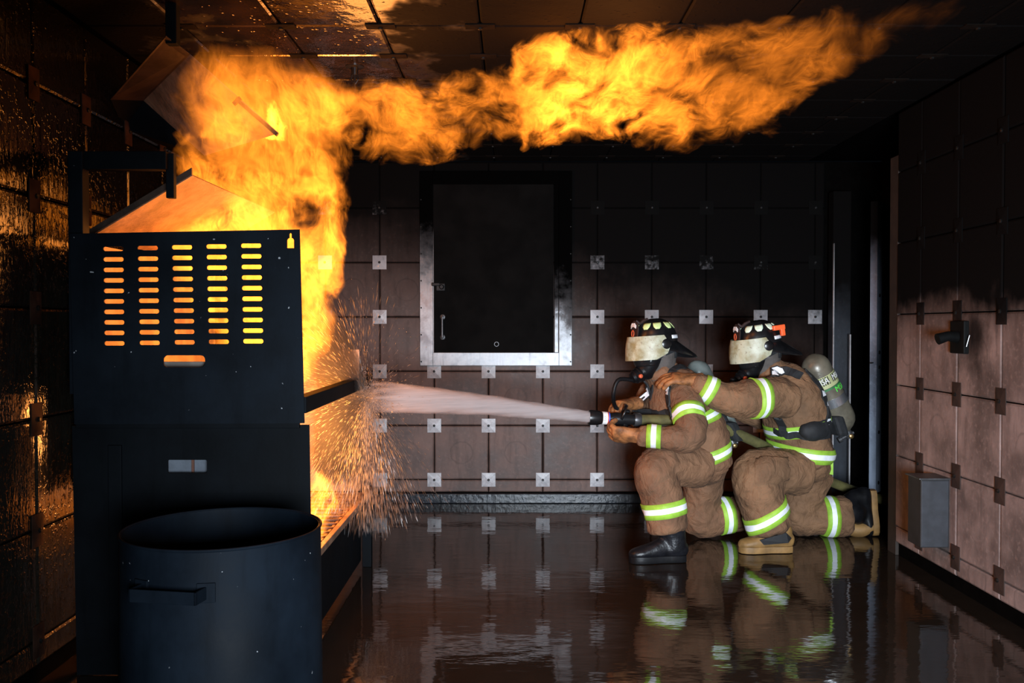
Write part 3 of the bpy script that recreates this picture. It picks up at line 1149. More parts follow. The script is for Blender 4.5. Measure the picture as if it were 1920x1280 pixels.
# rails along the open right side
zr = at(575, 755, YP + 0.1).z
b_ = bmesh.new()
add_box(b_, (SR - 0.012, (YP + YE) / 2, zr), (0.05, YE - YP, 0.062), bevel=0.004)
obj('side_rail', b_, M['cabinet'], st)
b_ = bmesh.new()
add_box(b_, (SR, (YP + YE) / 2, ZG), (0.025, YE - YP, 0.03), bevel=0.003)
obj('side_rail', b_, M['hood'], st)
for k in range(18):
    b_ = bmesh.new()
    yy = YP + 0.12 + k * (YE - YP - 0.18) / 17
    add_box(b_, ((SL + SR) / 2, yy, ZG - 0.004), (SR - SL - 0.05, 0.012, 0.012))
    obj('grate_bar', b_, M['hood'], st)
for k in range(9):
    b_ = bmesh.new()
    xx = SL + 0.06 + k * (SR - SL - 0.1) / 8
    add_box(b_, (xx, (YP + YE) / 2 + 0.03, ZG - 0.012), (0.012, YE - YP - 0.12, 0.012))
    obj('grate_bar', b_, M['hood'], st)
# corner post and beam above the shield, sloping hood sides
b_ = bmesh.new()
p0, p1 = at(128, 284, YP + 0.04), at(157, 440, YP + 0.04)
add_box(b_, ((p0.x + p1.x) / 2, YP + 0.06, (p0.z + p1.z) / 2 - 0.3), (p1.x - p0.x, 0.055, p0.z - p1.z + 0.6), bevel=0.003)
obj('post', b_, M['shield'], st)
b_ = bmesh.new()
p0, p1 = at(128, 284, YP + 0.06), at(313, 318, YP + 0.06)
add_box(b_, ((p0.x + p1.x) / 2, YP + 0.075, (p0.z + p1.z) / 2), (p1.x - p0.x, 0.05, p0.z - p1.z), bevel=0.003)
obj('beam', b_, M['cabinet'], st)
b_ = bmesh.new()
p1 = at(321, 340, YP + 0.09)
add_box(b_, (p1.x, YP + 0.09, p1.z + 0.02), (0.03, 0.03, 0.17), bevel=0.003)
obj('hanger', b_, M['cabinet'], st)
A, B = at(163, 447, YP + 0.16), at(360, 328, YP + 0.16)
b_ = bmesh.new()
add_sheet(b_, [A, B, B + V((0.02, 1.15, 0)), A + V((0.02, 1.15, 0))], 0.006)
hs = obj('hood_side', b_, M['hood'], st)
b_ = bmesh.new()
d_ = (B - A).normalized()
add_sheet(b_, [A, B, B + V((0, 0, 0.028)), A + V((0, 0, 0.028))], 0.01)
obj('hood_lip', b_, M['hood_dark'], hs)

# tilted vent hood hanging from the ceiling
vh = thing('vent_hood', (at(330, 60, 3.5).x, 3.5, CZ), 'scorched sheet-metal vent hood hanging tilted from a rod above the stove', 'vent hood')
c0, c1 = at(270, 188, 4.08), at(356, 102, 3.55)
c2, c3 = at(207, 186, 3.88), at(311, 68, 3.42)
e0, g0, g1 = at(436, 300, 4.08), at(445, 183, 3.50), at(522, 250, 3.50)
e1 = at(522, 262, 3.62)
b_ = bmesh.new()
e0 = c0 + (g1 - c1) * 0.8
add_sheet(b_, [c0, c1, g1, e0], 0.005)
obj('under_face', b_, M['hood'], vh)
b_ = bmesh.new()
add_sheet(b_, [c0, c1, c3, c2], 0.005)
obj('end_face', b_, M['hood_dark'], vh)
b_ = bmesh.new()
add_sheet(b_, [c0, c2, at(232, 240, 4.12), at(350, 292, 4.35), e0], 0.005)
obj('back_face', b_, M['cabinet'], vh)  # face turned from the fire; its shade is put in as black colour
b_ = bmesh.new()
n_ = V((0.6, 0, 0.8)) * 0.014
add_sheet(b_, [g0, g1, g1 - n_, g0 - n_], 0.015)
add_sheet(b_, [at(436, 193, 3.49), at(449, 181, 3.49), at(453, 186, 3.49), at(440, 198, 3.49)], 0.015)
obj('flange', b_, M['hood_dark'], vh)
b_ = bmesh.new()
p0 = at(324, 72, 3.47)
add_box(b_, (p0.x, p0.y, (p0.z + CZ) / 2), (0.042, 0.042, CZ - p0.z + 0.05), bevel=0.003)
obj('hanger_rod', b_, M['cabinet'], vh)

# ------------------------------------------------------------------ drum in front
YB = 2.8
bc = at(418, 989, YB)
RB = 0.297
dm = thing('fire_drum', (bc.x, YB, 0), 'open black steel drum with a side handle, in front of the stove', 'drum')
zr = bc.z
b_ = bmesh.new()
prof = [(0, RB + 0.005), (0.012, RB + 0.006), (zr - 0.004, RB), (zr, RB - 0.002), (zr, RB - 0.007), (zr - 0.01, RB - 0.008), (0.03, RB - 0.004), (0.028, 0.001)]
lathe(b_, (bc.x, YB, 0), (0, 0, 1), prof, 72)
obj('shell', b_, M['drum'], dm, 35)
b_ = bmesh.new()
add_tube(b_, [(bc.x + RB * math.cos(t_), YB + RB * math.sin(t_), zr) for t_ in [2 * PI * k / 72 for k in range(73)]], 0.0045, 8, cap=False)
obj('rim', b_, M['drum'], dm, 40)
h0, h1 = at(272, 1100, 2.5), at(388, 1098, 2.5)
ang0 = math.atan2(-0.9, -0.42)
b_ = bmesh.new()
hz = h0.z - 0.018
aL, aR = math.radians(241), math.radians(279)
oL = V((bc.x + RB * math.cos(aL), YB + RB * math.sin(aL), hz))
oR = V((bc.x + RB * math.cos(aR), YB + RB * math.sin(aR), hz))
nm = V((math.cos((aL + aR) / 2), math.sin((aL + aR) / 2), 0))
tL, tR = oL + nm * 0.06, oR + nm * 0.06
for q0, q1 in ((oL - nm * 0.005, tL), (tL, tR), (tR, oR - nm * 0.005)):
    dd = (q1 - q0)
    add_box(b_, (q0 + q1) / 2, (dd.length + 0.008, 0.008, 0.036), Matrix.Rotation(math.atan2(dd.y, dd.x), 3, 'Z'), 0.0025)
obj('handle', b_, M['drum'], dm)
for q_ in (oL, oR):
    b_ = bmesh.new()
    dd = V((q_.x - bc.x, q_.y - YB, 0))
    add_box(b_, q_ + dd.normalized() * 0.002, (0.01, 0.05, 0.055), Matrix.Rotation(math.atan2(dd.y, dd.x), 3, 'Z'), 0.002)
    obj('handle_pad', b_, M['drum'], dm)

# ------------------------------------------------------------------ people
def chain(pts): return [at(*p) for p in pts]


def band(parent, bvh, c, axis, hint, rguess, width, name='reflective_band', seg=40, rmax=1.6):
    """trim sewn round a limb or the coat: lime, silver, lime; follows the cloth"""
    d, s, o = frame(axis, hint)
    rows = [(-0.5, 0.0005), (-0.5, 0.006), (-0.18, 0.0065), (0.18, 0.0065), (0.5, 0.006), (0.5, 0.0005)]
    mi = [0, 0, 1, 0, 0]
    b_ = bmesh.new()
    rad = []
    for (r, off) in rows:
        cc = c + d * (r * width)
        q = []
        for k in range(seg):
            a_ = 2 * PI * k / seg
            u = s * math.cos(a_) + o * math.sin(a_)
            h = bvh.ray_cast(cc, u, rguess * rmax)
            q.append(h[3] if h[0] is not None else rguess * 1.02)
        rad.append(q)
    rings = []
    for i, (r, off) in enumerate(rows):
        cc = c + d * (r * width)
        q = rad[i]
        ring = []
        for k in range(seg):
            m_ = (q[k - 1] + q[k] * 2 + q[(k + 1) % seg]) / 4
            m_ = max(m_, q[k])
            a_ = 2 * PI * k / seg
            ring.append(b_.verts.new(cc + (s * math.cos(a_) + o * math.sin(a_)) * (m_ + off)))
        rings.append(ring)
    for i in range(len(rings) - 1):
        for k in range(seg):
            f = b_.faces.new((rings[i][k], rings[i][(k + 1) % seg], rings[i + 1][(k + 1) % seg], rings[i + 1][k]))
            f.material_index = mi[i]
    return obj(name, b_, [M['lime'], M['silver']], parent, True)


def glove(parent, wrist, D_, N_, thumb, curl, mat_, size=1.0, spread=0.0):
    """leather glove: palm, four unequal curled fingers, thumb from the side of the palm"""
    D_ = D_.normalized()
    N_ = (N_ - D_ * N_.dot(D_)).normalized()
    S_ = D_.cross(N_)
    b_ = bmesh.new()
    k = size
    loft(b_, [(wrist - D_ * 0.045 * k, 0.047 * k, 0.040 * k), (wrist, 0.040 * k, 0.031 * k), (wrist + D_ * 0.05 * k, 0.050 * k, 0.027 * k),
              (wrist + D_ * 0.095 * k, 0.052 * k, 0.022 * k)], S_, 18, 0.5)
    lens = [(0.036, 0.026, 0.02), (0.043, 0.030, 0.023), (0.040, 0.028, 0.022), (0.031, 0.022, 0.018)]
    for i in range(4):
        off = (-0.039 + 0.026 * i) * thumb * -1
        p_ = wrist + D_ * (0.088 + (0.004 if i in (1, 2) else 0)) * k + S_ * off * k
        ang = 0.0
        pts = [p_ - D_ * 0.02 * k, p_]
        fan = S_ * (off * spread * 10)
        for j in range(3):
            ang += curl[j] * (1 + 0.06 * (i - 1.5))
            dd = (D_ * math.cos(ang) - N_ * math.sin(ang) + fan * math.cos(ang)).normalized()
            p_ = p_ + dd * lens[i][j] * k
            pts.append(p_)
        rr_ = [0.0145, 0.0145, 0.0135, 0.0128, 0.0115]
        loft(b_, [(q, r_ * k, r_ * k) for q, r_ in zip(pts, rr_)], S_, 10, 0.9, 3)
    p_ = wrist + D_ * 0.028 * k + S_ * thumb * 0.036 * k - N_ * 0.008 * k
    d1 = (D_ * 0.62 + S_ * thumb * 0.72 - N_ * 0.35).normalized()
    d2 = (D_ * 0.85 + S_ * thumb * 0.15 - N_ * 0.62).normalized()
    q1 = p_ + d1 * 0.046 * k
    q2 = q1 + d2 * 0.036 * k
    q3 = q2 + (d2 - S_ * thumb * 0.2).normalized() * 0.024 * k
    loft(b_, [(p_ - d1 * 0.015 * k, 0.019 * k, 0.019 * k), (p_, 0.019 * k, 0.019 * k), (q1, 0.0165 * k, 0.0165 * k), (q2, 0.015 * k, 0.015 * k), (q3, 0.0125 * k, 0.0125 * k)], N_, 10, 0.9, 3)
    b_ = remesh(b_, 0.0052, 1)
    wrinkle(b_, 0.0016, 26, 2.0 + wrist.x)
    return obj('glove', b_, mat_, parent, True)


def boot(parent, heel, toe_dir, up, shaft_to, mat_, sole_mat, L=0.30, r_shaft=0.075, panel=None, tab=False):
    """heel = point on the sole under the heel; toe_dir, up = axes of the foot; shaft_to = point the leg comes from"""
    f = toe_dir.normalized()
    u = (up - f * up.dot(f)).normalized()
    s = u.cross(f)
    b_ = bmesh.new()
    P = lambda a_, h: heel + f * a_ * L + u * h
    loft(b_, [(P(-0.02, 0.062), 0.036, 0.042), (P(0.12, 0.070), 0.044, 0.052), (P(0.35, 0.078), 0.043, 0.058), (P(0.58, 0.062), 0.050, 0.045),
              (P(0.80, 0.052), 0.054, 0.034), (P(0.95, 0.046), 0.045, 0.028), (P(1.01, 0.042), 0.028, 0.02)], s, 20, 0.6)
    loft(b_, [(P(0.16, 0.065), 0.052, 0.062), (P(0.17, 0.12), 0.055, 0.064), (shaft_to * 0.5 + P(0.17, 0.12) * 0.5, r_shaft * 0.92, r_shaft * 0.95), (shaft_to, r_shaft, r_shaft)], s, 20, 0.3)
    b_ = remesh(b_, 0.009, 3)
    wrinkle(b_, 0.0025, 11, heel.x)
    bo = obj('boot', b_, mat_, parent, True)
    b_ = bmesh.new()
    outl = [(-0.05, 0.0), (-0.03, 0.033), (0.06, 0.043), (0.25, 0.043), (0.42, 0.041), (0.6, 0.050), (0.78, 0.056), (0.92, 0.050), (1.01, 0.034), (1.04, 0.0)]
    full = outl + [(a_, -w) for a_, w in outl[-2:0:-1]]
    t0 = [b_.verts.new(P(a_, 0.0) + s * w) for a_, w in full]
    t1 = [b_.verts.new(P(a_, 0.012) + s * w * 1.05) for a_, w in full]
    t2 = [b_.verts.new(P(a_, 0.036) + s * w) for a_, w in full]
    n = len(full)
    for r0, r1 in ((t0, t1), (t1, t2)):
        for i in range(n): b_.faces.new((r0[i], r0[(i + 1) % n], r1[(i + 1) % n], r1[i]))
    b_.faces.new(t0)
    b_.faces.new(t2)
    obj('sole', b_, sole_mat, bo, 50)
    if tab:
        b_ = bmesh.new()
        q = shaft_to * 0.7 + P(0.1, 0.12) * 0.3
        add_box(b_, q - f * 0.068 - s * 0.045, (0.012, 0.03, 0.085), Matrix.Rotation(0.25, 3, 'Y'), 0.004)
        obj('pull_tab', b_, M['silver'], bo)
    return bo


def helmet(parent, C, F, U, light_orange=False, patch_mat=None):
    """traditional fire helmet: ribbed dome, wide brim long at the back, front badge, flip visor, reflective patches"""
    F = F.normalized()
    U = (U - F * U.dot(F)).normalized()
    L = U.cross(F)
    W = lambda x, y, z: C + F * x + L * y + U * z
    RX, RY, RZ = 0.132, 0.108, 0.138

    def dome(phi, th, off=0.0):
        rib = 1 + 0.028 * max(0, math.cos(4 * phi)) ** 10 * math.cos(th) ** 0.3
        r = math.cos(th) ** 0.82
        return W((RX + off) * r * rib * math.cos(phi), (RY + off) * r * rib * math.sin(phi), (RZ + off) * math.sin(th) ** 0.95 * rib)
    b_ = bmesh.new()
    N, K = 64, 12
    rings = []
    for j in range(K):
        th = (PI / 2 - 0.05) * j / (K - 1)
        rings.append([b_.verts.new(dome(2 * PI * k / N, th)) for k in range(N)])
    for i in range(K - 1):
        for k in range(N): b_.faces.new((rings[i][k], rings[i][(k + 1) % N], rings[i + 1][(k + 1) % N], rings[i + 1][k]))
    b_.faces.new(rings[-1])
    b_.faces.new(rings[0][::-1])

    def rim(phi, out):
        c_, s_ = math.cos(phi), math.sin(phi)
        back = max(0, -c_) ** 1.5
        fx = 0.030 + 0.100 * back if c_ < 0 else 0.030 + 0.012 * c_
        x = (RX + fx * out) * c_
        y = (RY + (0.028 + 0.01 * back) * out) * s_
        z = -0.005 - out * (0.014 + 0.080 * back + 0.022 * abs(s_) * (1 if c_ < 0.3 else 0.3))
        return x, y, z
    br_ = []
    for (o_, dz) in ((-0.25, -0.002), (0.5, 0.005), (0.95, 0.005), (1.03, -0.003), (0.97, -0.012), (0.5, -0.012), (-0.25, -0.014)):
        br_.append([b_.verts.new(W(*[q + (dz if i == 2 else 0) for i, q in enumerate(rim(2 * PI * k / N, o_))])) for k in range(N)])
    for i in range(len(br_)):
        A_, B_ = br_[i], br_[(i + 1) % len(br_)]
        for k in range(N): b_.faces.new((A_[k], A_[(k + 1) % N], B_[(k + 1) % N], B_[k]))
    hm = obj('helmet', b_, M['helmet'], parent, 50)
    # crest finial holding the badge
    b_ = bmesh.new()
    add_tube(b_, [dome(0, 1.3, 0.0), dome(0, 1.05, 0.004), dome(0, 0.85, 0.008), W(0.122, 0, 0.134)], [0.010, 0.011, 0.010, 0.006], 8)
    obj('crest', b_, M['badge'], hm, 40)
    # front badge (shield shape)
    b_ = bmesh.new()
    shp = [(-0.036, 0.105), (0, 0.122), (0.036, 0.105), (0.042, 0.07), (0.038, 0.03), (0.026, 0.002), (-0.026, 0.002), (-0.038, 0.03), (-0.042, 0.07)]
    bp = lambda y, z: W(0.150 - 0.12 * z - 4.0 * y * y, y, z + 0.012)
    add_sheet(b_, [bp(*q) for q in shp], 0.006)
    bd = obj('front_badge', b_, M['badge'], hm)
    b_ = bmesh.new()
    o_ = F * 0.006
    add_sheet(b_, [bp(-0.031, 0.092) + o_, bp(-0.016, 0.107) + o_, bp(0.016, 0.107) + o_, bp(0.031, 0.092) + o_, bp(0.028, 0.075) + o_, bp(0.012, 0.085) + o_, bp(-0.012, 0.085) + o_, bp(-0.028, 0.075) + o_], 0.003)
    obj('arched_panel', b_, M['white'], bd)
    b_ = bmesh.new()
    add_tube(b_, [bp(0.013 * math.cos(a_), 0.046 + 0.019 * math.sin(a_)) + o_ for a_ in [2 * PI * k / 20 for k in range(21)]], 0.003, 6)
    obj('numeral', b_, M['red'], bd)
    # reflective patches round the dome
    for ph in (-150, -112, -72, -36, 36, 72, 112, 150):
        b_ = bmesh.new()
        rows = []
        for j in range(4):
            th = 0.55 + 0.36 * j / 3
            hw = 0.20 if j < 2 else 0.20 + 0.04 * (j - 1)
            hw = [0.10, 0.21, 0.24, 0.26][j]
            rows.append([b_.verts.new(dome(math.radians(ph) + hw * (k / 4 - 0.5) * 2, th, 0.003)) for k in range(5)])
        for j in range(3):
            for k in range(4): b_.faces.new((rows[j][k], rows[j][k + 1], rows[j + 1][k + 1], rows[j + 1][k]))
        thicken(b_, geom=b_.faces[:], thickness=0.002)
        obj('reflective_patch', b_, patch_mat or M['patch'], hm, True)
    # silver band low at the back
    b_ = bmesh.new()
    rows = []
    for th in (0.10, 0.24):
        rows.append([b_.verts.new(dome(math.radians(112 + 136 * k / 16), th, 0.003)) for k in range(17)])
    for k in range(16): b_.faces.new((rows[0][k], rows[0][k + 1], rows[1][k + 1], rows[1][k]))
    thicken(b_, geom=b_.faces[:], thickness=0.002)
    obj('rear_band', b_, M['silver'], hm, True)
    # flip visor
    b_ = bmesh.new()
    N2 = 28
    rows = []
    for (zz, rx, cut) in ((0.040, 0.172, 0.88), (0.0, 0.186, 0.97), (-0.03, 0.192, 1.0), (-0.066, 0.196, 0.94), (-0.098, 0.198, 0.72)):
        A0 = 1.62 * cut
        rows.append([b_.verts.new(W(rx * math.cos(A0 * (2 * k / N2 - 1)), 0.142 * math.sin(A0 * (2 * k / N2 - 1)), zz)) for k in range(N2 + 1)])
    for j in range(len(rows) - 1):
        for k in range(N2): b_.faces.new((rows[j][k], rows[j][k + 1], rows[j + 1][k + 1], rows[j + 1][k]))
    bmesh.ops.recalc_face_normals(b_, faces=b_.faces)
    thicken(b_, geom=b_.faces[:], thickness=0.003)
    obj('visor', b_, M['visor'], hm, 60)
    for sy in (-1, 1):
        b_ = bmesh.new()
        lathe(b_, W(0.012, sy * 0.128, -0.012), L * sy, [(0, 0.03), (0.014, 0.03), (0.02, 0.02)], 16)
        obj('visor_knob', b_, M['helmet'], hm, 40)
    # ear flap behind the head
    b_ = bmesh.new()
    rows = []
    for (zz, k_) in ((-0.01, 1.0), (-0.06, 1.0), (-0.10, 0.96)):
        rows.append([b_.verts.new(W(0.115 * k_ * math.cos(a_) - 0.01, 0.105 * k_ * math.sin(a_), zz)) for a_ in [math.radians(125 + 110 * q / 14) for q in range(15)]])
    for j in range(2):
        for k in range(14): b_.faces.new((rows[j][k], rows[j][k + 1], rows[j + 1][k + 1], rows[j + 1][k]))
    thicken(b_, geom=b_.faces[:], thickness=0.006)
    obj('neck_flap', b_, M['black_strap'], hm, True)
    if light_orange:
        b_ = bmesh.new()
        R_ = Matrix((F, L, U)).transposed()
        add_box(b_, W(-0.085, 0.098, 0.082), (0.075, 0.026, 0.030), R_, 0.006)
        add_box(b_, W(-0.105, 0.100, 0.055), (0.026, 0.022, 0.05), R_, 0.004)
        tag(obj('helmet_torch', b_, M['orange'], hm), 'bright orange clip-on helmet torch')
    return W, hm


def face_mask(parent, W, F, L, U, hose_pts):
    """breathing mask: rubber skirt, curved lens, regulator, head strap, buckles, hose"""
    b_ = bmesh.new()
    c = lambda x, y, z: W(x, y, z)
    # rubber skirt round face
    loft(b_, [(c(0.035, 0, -0.045), 0.098, 0.070), (c(0.060, 0, -0.10), 0.090, 0.075), (c(0.075, 0, -0.155), 0.070, 0.060), (c(0.07, 0, -0.195), 0.045, 0.042)], L, 22, 0.5)
    loft(b_, [(c(0.08, 0, -0.165), 0.052, 0.045), (c(0.125, 0, -0.172), 0.047, 0.042)], L, 18, 0.5)
    b_ = remesh(b_, 0.008, 3)
    mk = obj('breathing_mask', b_, M['black_rub'], parent, True)
    b_ = bmesh.new()
    rows = []
    for j in range(8):
        z = -0.03 - 0.105 * j / 7
        k = math.sin(PI * (0.18 + 0.64 * j / 7))
        rows.append([b_.verts.new(c(0.035 + (0.100 + 0.012 * k) * math.cos(a_), 0.100 * (0.75 + 0.25 * k) * math.sin(a_), z)) for a_ in [1.25 * (2 * q / 18 - 1) for q in range(19)]])
    for j in range(7):
        for k in range(18): b_.faces.new((rows[j][k], rows[j][k + 1], rows[j + 1][k + 1], rows[j + 1][k]))
    thicken(b_, geom=b_.faces[:], thickness=0.003)
    obj('lens', b_, M['lens'], mk, True)
    b_ = bmesh.new()
    o = c(0.115, 0, -0.178)
    ax = (F * 0.93 - U * 0.36).normalized()
    lathe(b_, o, ax, [(0, 0.046), (0.02, 0.048), (0.024, 0.042), (0.045, 0.042), (0.05, 0.034), (0.065, 0.03), (0.068, 0.02)], 22)
    rg = obj('regulator', b_, M['black_rub'], mk, 40)
    b_ = bmesh.new()
    lathe(b_, o + ax * 0.03 - L * 0.0 + L * 0.042, L, [(0, 0.012), (0.01, 0.012), (0.014, 0.007)], 12)
    obj('purge_knob', b_, M['red'], rg, 40)
    for sy in (-1, 1):
        b_ = bmesh.new()
        add_box(b_, c(0.018, sy * 0.104, -0.075), (0.03, 0.012, 0.022), Matrix((F, L, U)).transposed(), 0.004)
        obj('buckle', b_, M['chrome'], mk)
        b_ = bmesh.new()
        pp = [c(0.05, sy * 0.098, -0.09), c(0.0, sy * 0.105, -0.07), c(-0.06, sy * 0.095, -0.055), c(-0.105, sy * 0.04, -0.05)]
        for i in range(3):
            add_box(b_, (pp[i] + pp[i + 1]) / 2, ((pp[i + 1] - pp[i]).length + 0.008, 0.005, 0.02), Matrix((frame(pp[i + 1] - pp[i], L)[0], frame(pp[i + 1] - pp[i], L)[1], frame(pp[i + 1] - pp[i], L)[2])).transposed(), 0.001)
        obj('head_strap', b_, M['black_strap'], mk)
    b_ = bmesh.new()
    hp = [o + ax * 0.045 - U * 0.02] + hose_pts
    sp_ = [V(q) for q in spline([tuple(q) for q in hp], 8)]
    add_tube(b_, sp_, [0.0115 + (0.0015 if i % 2 else 0) for i in range(len(sp_))], 10)
    obj('air_hose', b_, M['black_rub'], mk, True)
    return mk


def strap(parent, bvh, pts, width, name, mat_, outward, patches=()):
    """flat webbing laid over the cloth along pts"""
    sp_ = [V(q) for q in spline([tuple(q) for q in pts], 6)]
    b_ = bmesh.new()
    top, n = [], len(sp_)
    P_ = []
    for i, q in enumerate(sp_):
        h = bvh.find_nearest(q)
        P_.append((h[0] + h[1] * 0.006, h[1]))
    rows = []
    for i in range(n):
        d = (P_[min(i + 1, n - 1)][0] - P_[max(i - 1, 0)][0]).normalized()
        s = d.cross(P_[i][1]).normalized() * width / 2
        nn_ = P_[i][1] * 0.005
        c_ = P_[i][0]
        rows.append([b_.verts.new(c_ + s + nn_), b_.verts.new(c_ - s + nn_), b_.verts.new(c_ - s - nn_), b_.verts.new(c_ + s - nn_)])
    for i in range(n - 1):
        for k in range(4): b_.faces.new((rows[i][k], rows[i][(k + 1) % 4], rows[i + 1][(k + 1) % 4], rows[i + 1][k]))
    b_.faces.new(rows[0])
    b_.faces.new(rows[-1])
    so = obj(name, b_, mat_, parent)
    for (i0, i1) in patches:
        b2 = bmesh.new()
        r = []
        for i in range(i0, i1 + 1):
            d = (P_[min(i + 1, n - 1)][0] - P_[max(i - 1, 0)][0]).normalized()
            s = d.cross(P_[i][1]).normalized() * width * 0.36
            nn_ = P_[i][1] * 0.0065
            r.append([b2.verts.new(P_[i][0] + s + nn_), b2.verts.new(P_[i][0] - s + nn_)])
        for i in range(len(r) - 1): b2.faces.new((r[i][0], r[i][1], r[i + 1][1], r[i + 1][0]))
        thicken(b2, geom=b2.faces[:], thickness=0.0015)
        obj('reflective_tag', b2, M['silver'], so)
    return so


def tank(parent, top, bot, r, matl, lettered=False, face=None):
    """compressed-air cylinder with domed ends, valve and band"""
    ax = (bot - top).normalized()
    Ln = (bot - top).length
    b_ = bmesh.new()
    prof = [(-r * 0.80, 0.012), (-r * 0.72, r * 0.35), (-r * 0.55, r * 0.64), (-r * 0.3, r * 0.86), (0, r * 0.98), (r * 0.3, r), (Ln - r * 0.3, r), (Ln, r * 0.97), (Ln + r * 0.35, r * 0.84), (Ln + r * 0.65, r * 0.58), (Ln + r * 0.85, r * 0.3), (Ln + r * 0.95, r * 0.22)]
    lathe(b_, top, ax, prof, 32)
    tk = obj('air_tank', b_, matl, parent, True)
    b_ = bmesh.new()
    o = top + ax * (Ln * 0.56)
    lathe(b_, o, ax, [(0, r), (0, r + 0.004), (0.055, r + 0.004), (0.055, r)], 32)
    obj('tank_strap', b_, M['chrome'], tk, 40)
    b_ = bmesh.new()
    v0 = bot + ax * r * 0.9
    lathe(b_, v0, ax, [(0, 0.02), (0.02, 0.024), (0.045, 0.024), (0.05, 0.016)], 14)
    s_ = frame(ax, V((0, -1, 0)))[1]
    lathe(b_, v0 + ax * 0.03, ax.cross(s_), [(-0.03, 0.01), (0.05, 0.01), (0.055, 0.02), (0.075, 0.02)], 12)
    vv = obj('valve', b_, M['noz_grey'], tk, 40)
    b_ = bmesh.new()
    lathe(b_, v0 + ax * 0.035 + s_ * 0.024, s_, [(0, 0.014), (0.008, 0.014), (0.012, 0.008)], 12)
    obj('gauge', b_, M['brass'], vv, 40)
    if lettered:
        s, b2 = face, ax.cross(face)
        # olive yellow printed collar with green edges
        b_ = bmesh.new()
        o = top + ax * (Ln * 0.17)
        lathe(b_, o, ax, [(0, r), (0, r + 0.0012), (0.075, r + 0.0012), (0.075, r)], 40)
        obj('printed_collar', b_, M['tank_band'], tk, 40)
        b_ = bmesh.new()
        lathe(b_, o + ax * 0.078, ax, [(0, r), (0, r + 0.0012), (0.012, r + 0.0012), (0.012, r)], 40)
        obj('green_stripe', b_, M['green'], tk, 40)

        def wrap(bmx, phi0, along, k):
            for v in bmx.verts:
                phi = phi0 - v.co.x / r
                v.co = top + ax * (along - v.co.y) + (s * math.cos(phi) + b2 * math.sin(phi)) * (r + k + v.co.z)
        for ph in (0.32, -0.86, -2.04, -3.22, -4.40, 1.5):
            b_ = bmesh.new()
            g = bmesh.ops.create_grid(b_, x_segments=10, y_segments=1, size=0.5)
            bmesh.ops.transform(b_, matrix=Matrix.Diagonal((0.094, 0.05, 1, 1)), verts=b_.verts)
            thicken(b_, geom=b_.faces[:], thickness=0.0008)
            wrap(b_, ph, Ln * 0.17 + 0.038, 0.0016)
            lb = obj('black_label', b_, M['black_strap'], tk)
            tb = text_mesh('MSA', 0.050, 0.0004)
            for v in tb.verts: v.co.x *= 0.80
            bmesh.ops.subdivide_edges(tb, edges=tb.edges[:], cuts=1)
            wrap(tb, ph, Ln * 0.17 + 0.038, 0.0034)
            obj('lettering', tb, M['white'], lb)
        tb = text_mesh('MSA', 0.05, 0.0004)
        bmesh.ops.subdivide_edges(tb, edges=tb.edges[:], cuts=1)
        wrap(tb, -0.80, Ln * 0.47, 0.002)
        obj('lettering', tb, M['green_glow'], tk)
    return tk


def backpack(parent, top, bot, depth_dir, width_dir):
    b_ = bmesh.new()
    ax = (bot - top).normalized()
    R_ = Matrix((width_dir, ax, depth_dir)).transposed()
    add_box(b_, (top + bot) / 2, (0.26, (bot - top).length, 0.045), R_, 0.015)
    add_box(b_, bot - ax * 0.05, (0.36, 0.13, 0.075), R_, 0.02)
    add_box(b_, top + ax * 0.06, (0.22, 0.08, 0.06), R_, 0.02)
    return obj('backplate', b_, M['black_strap'], parent)


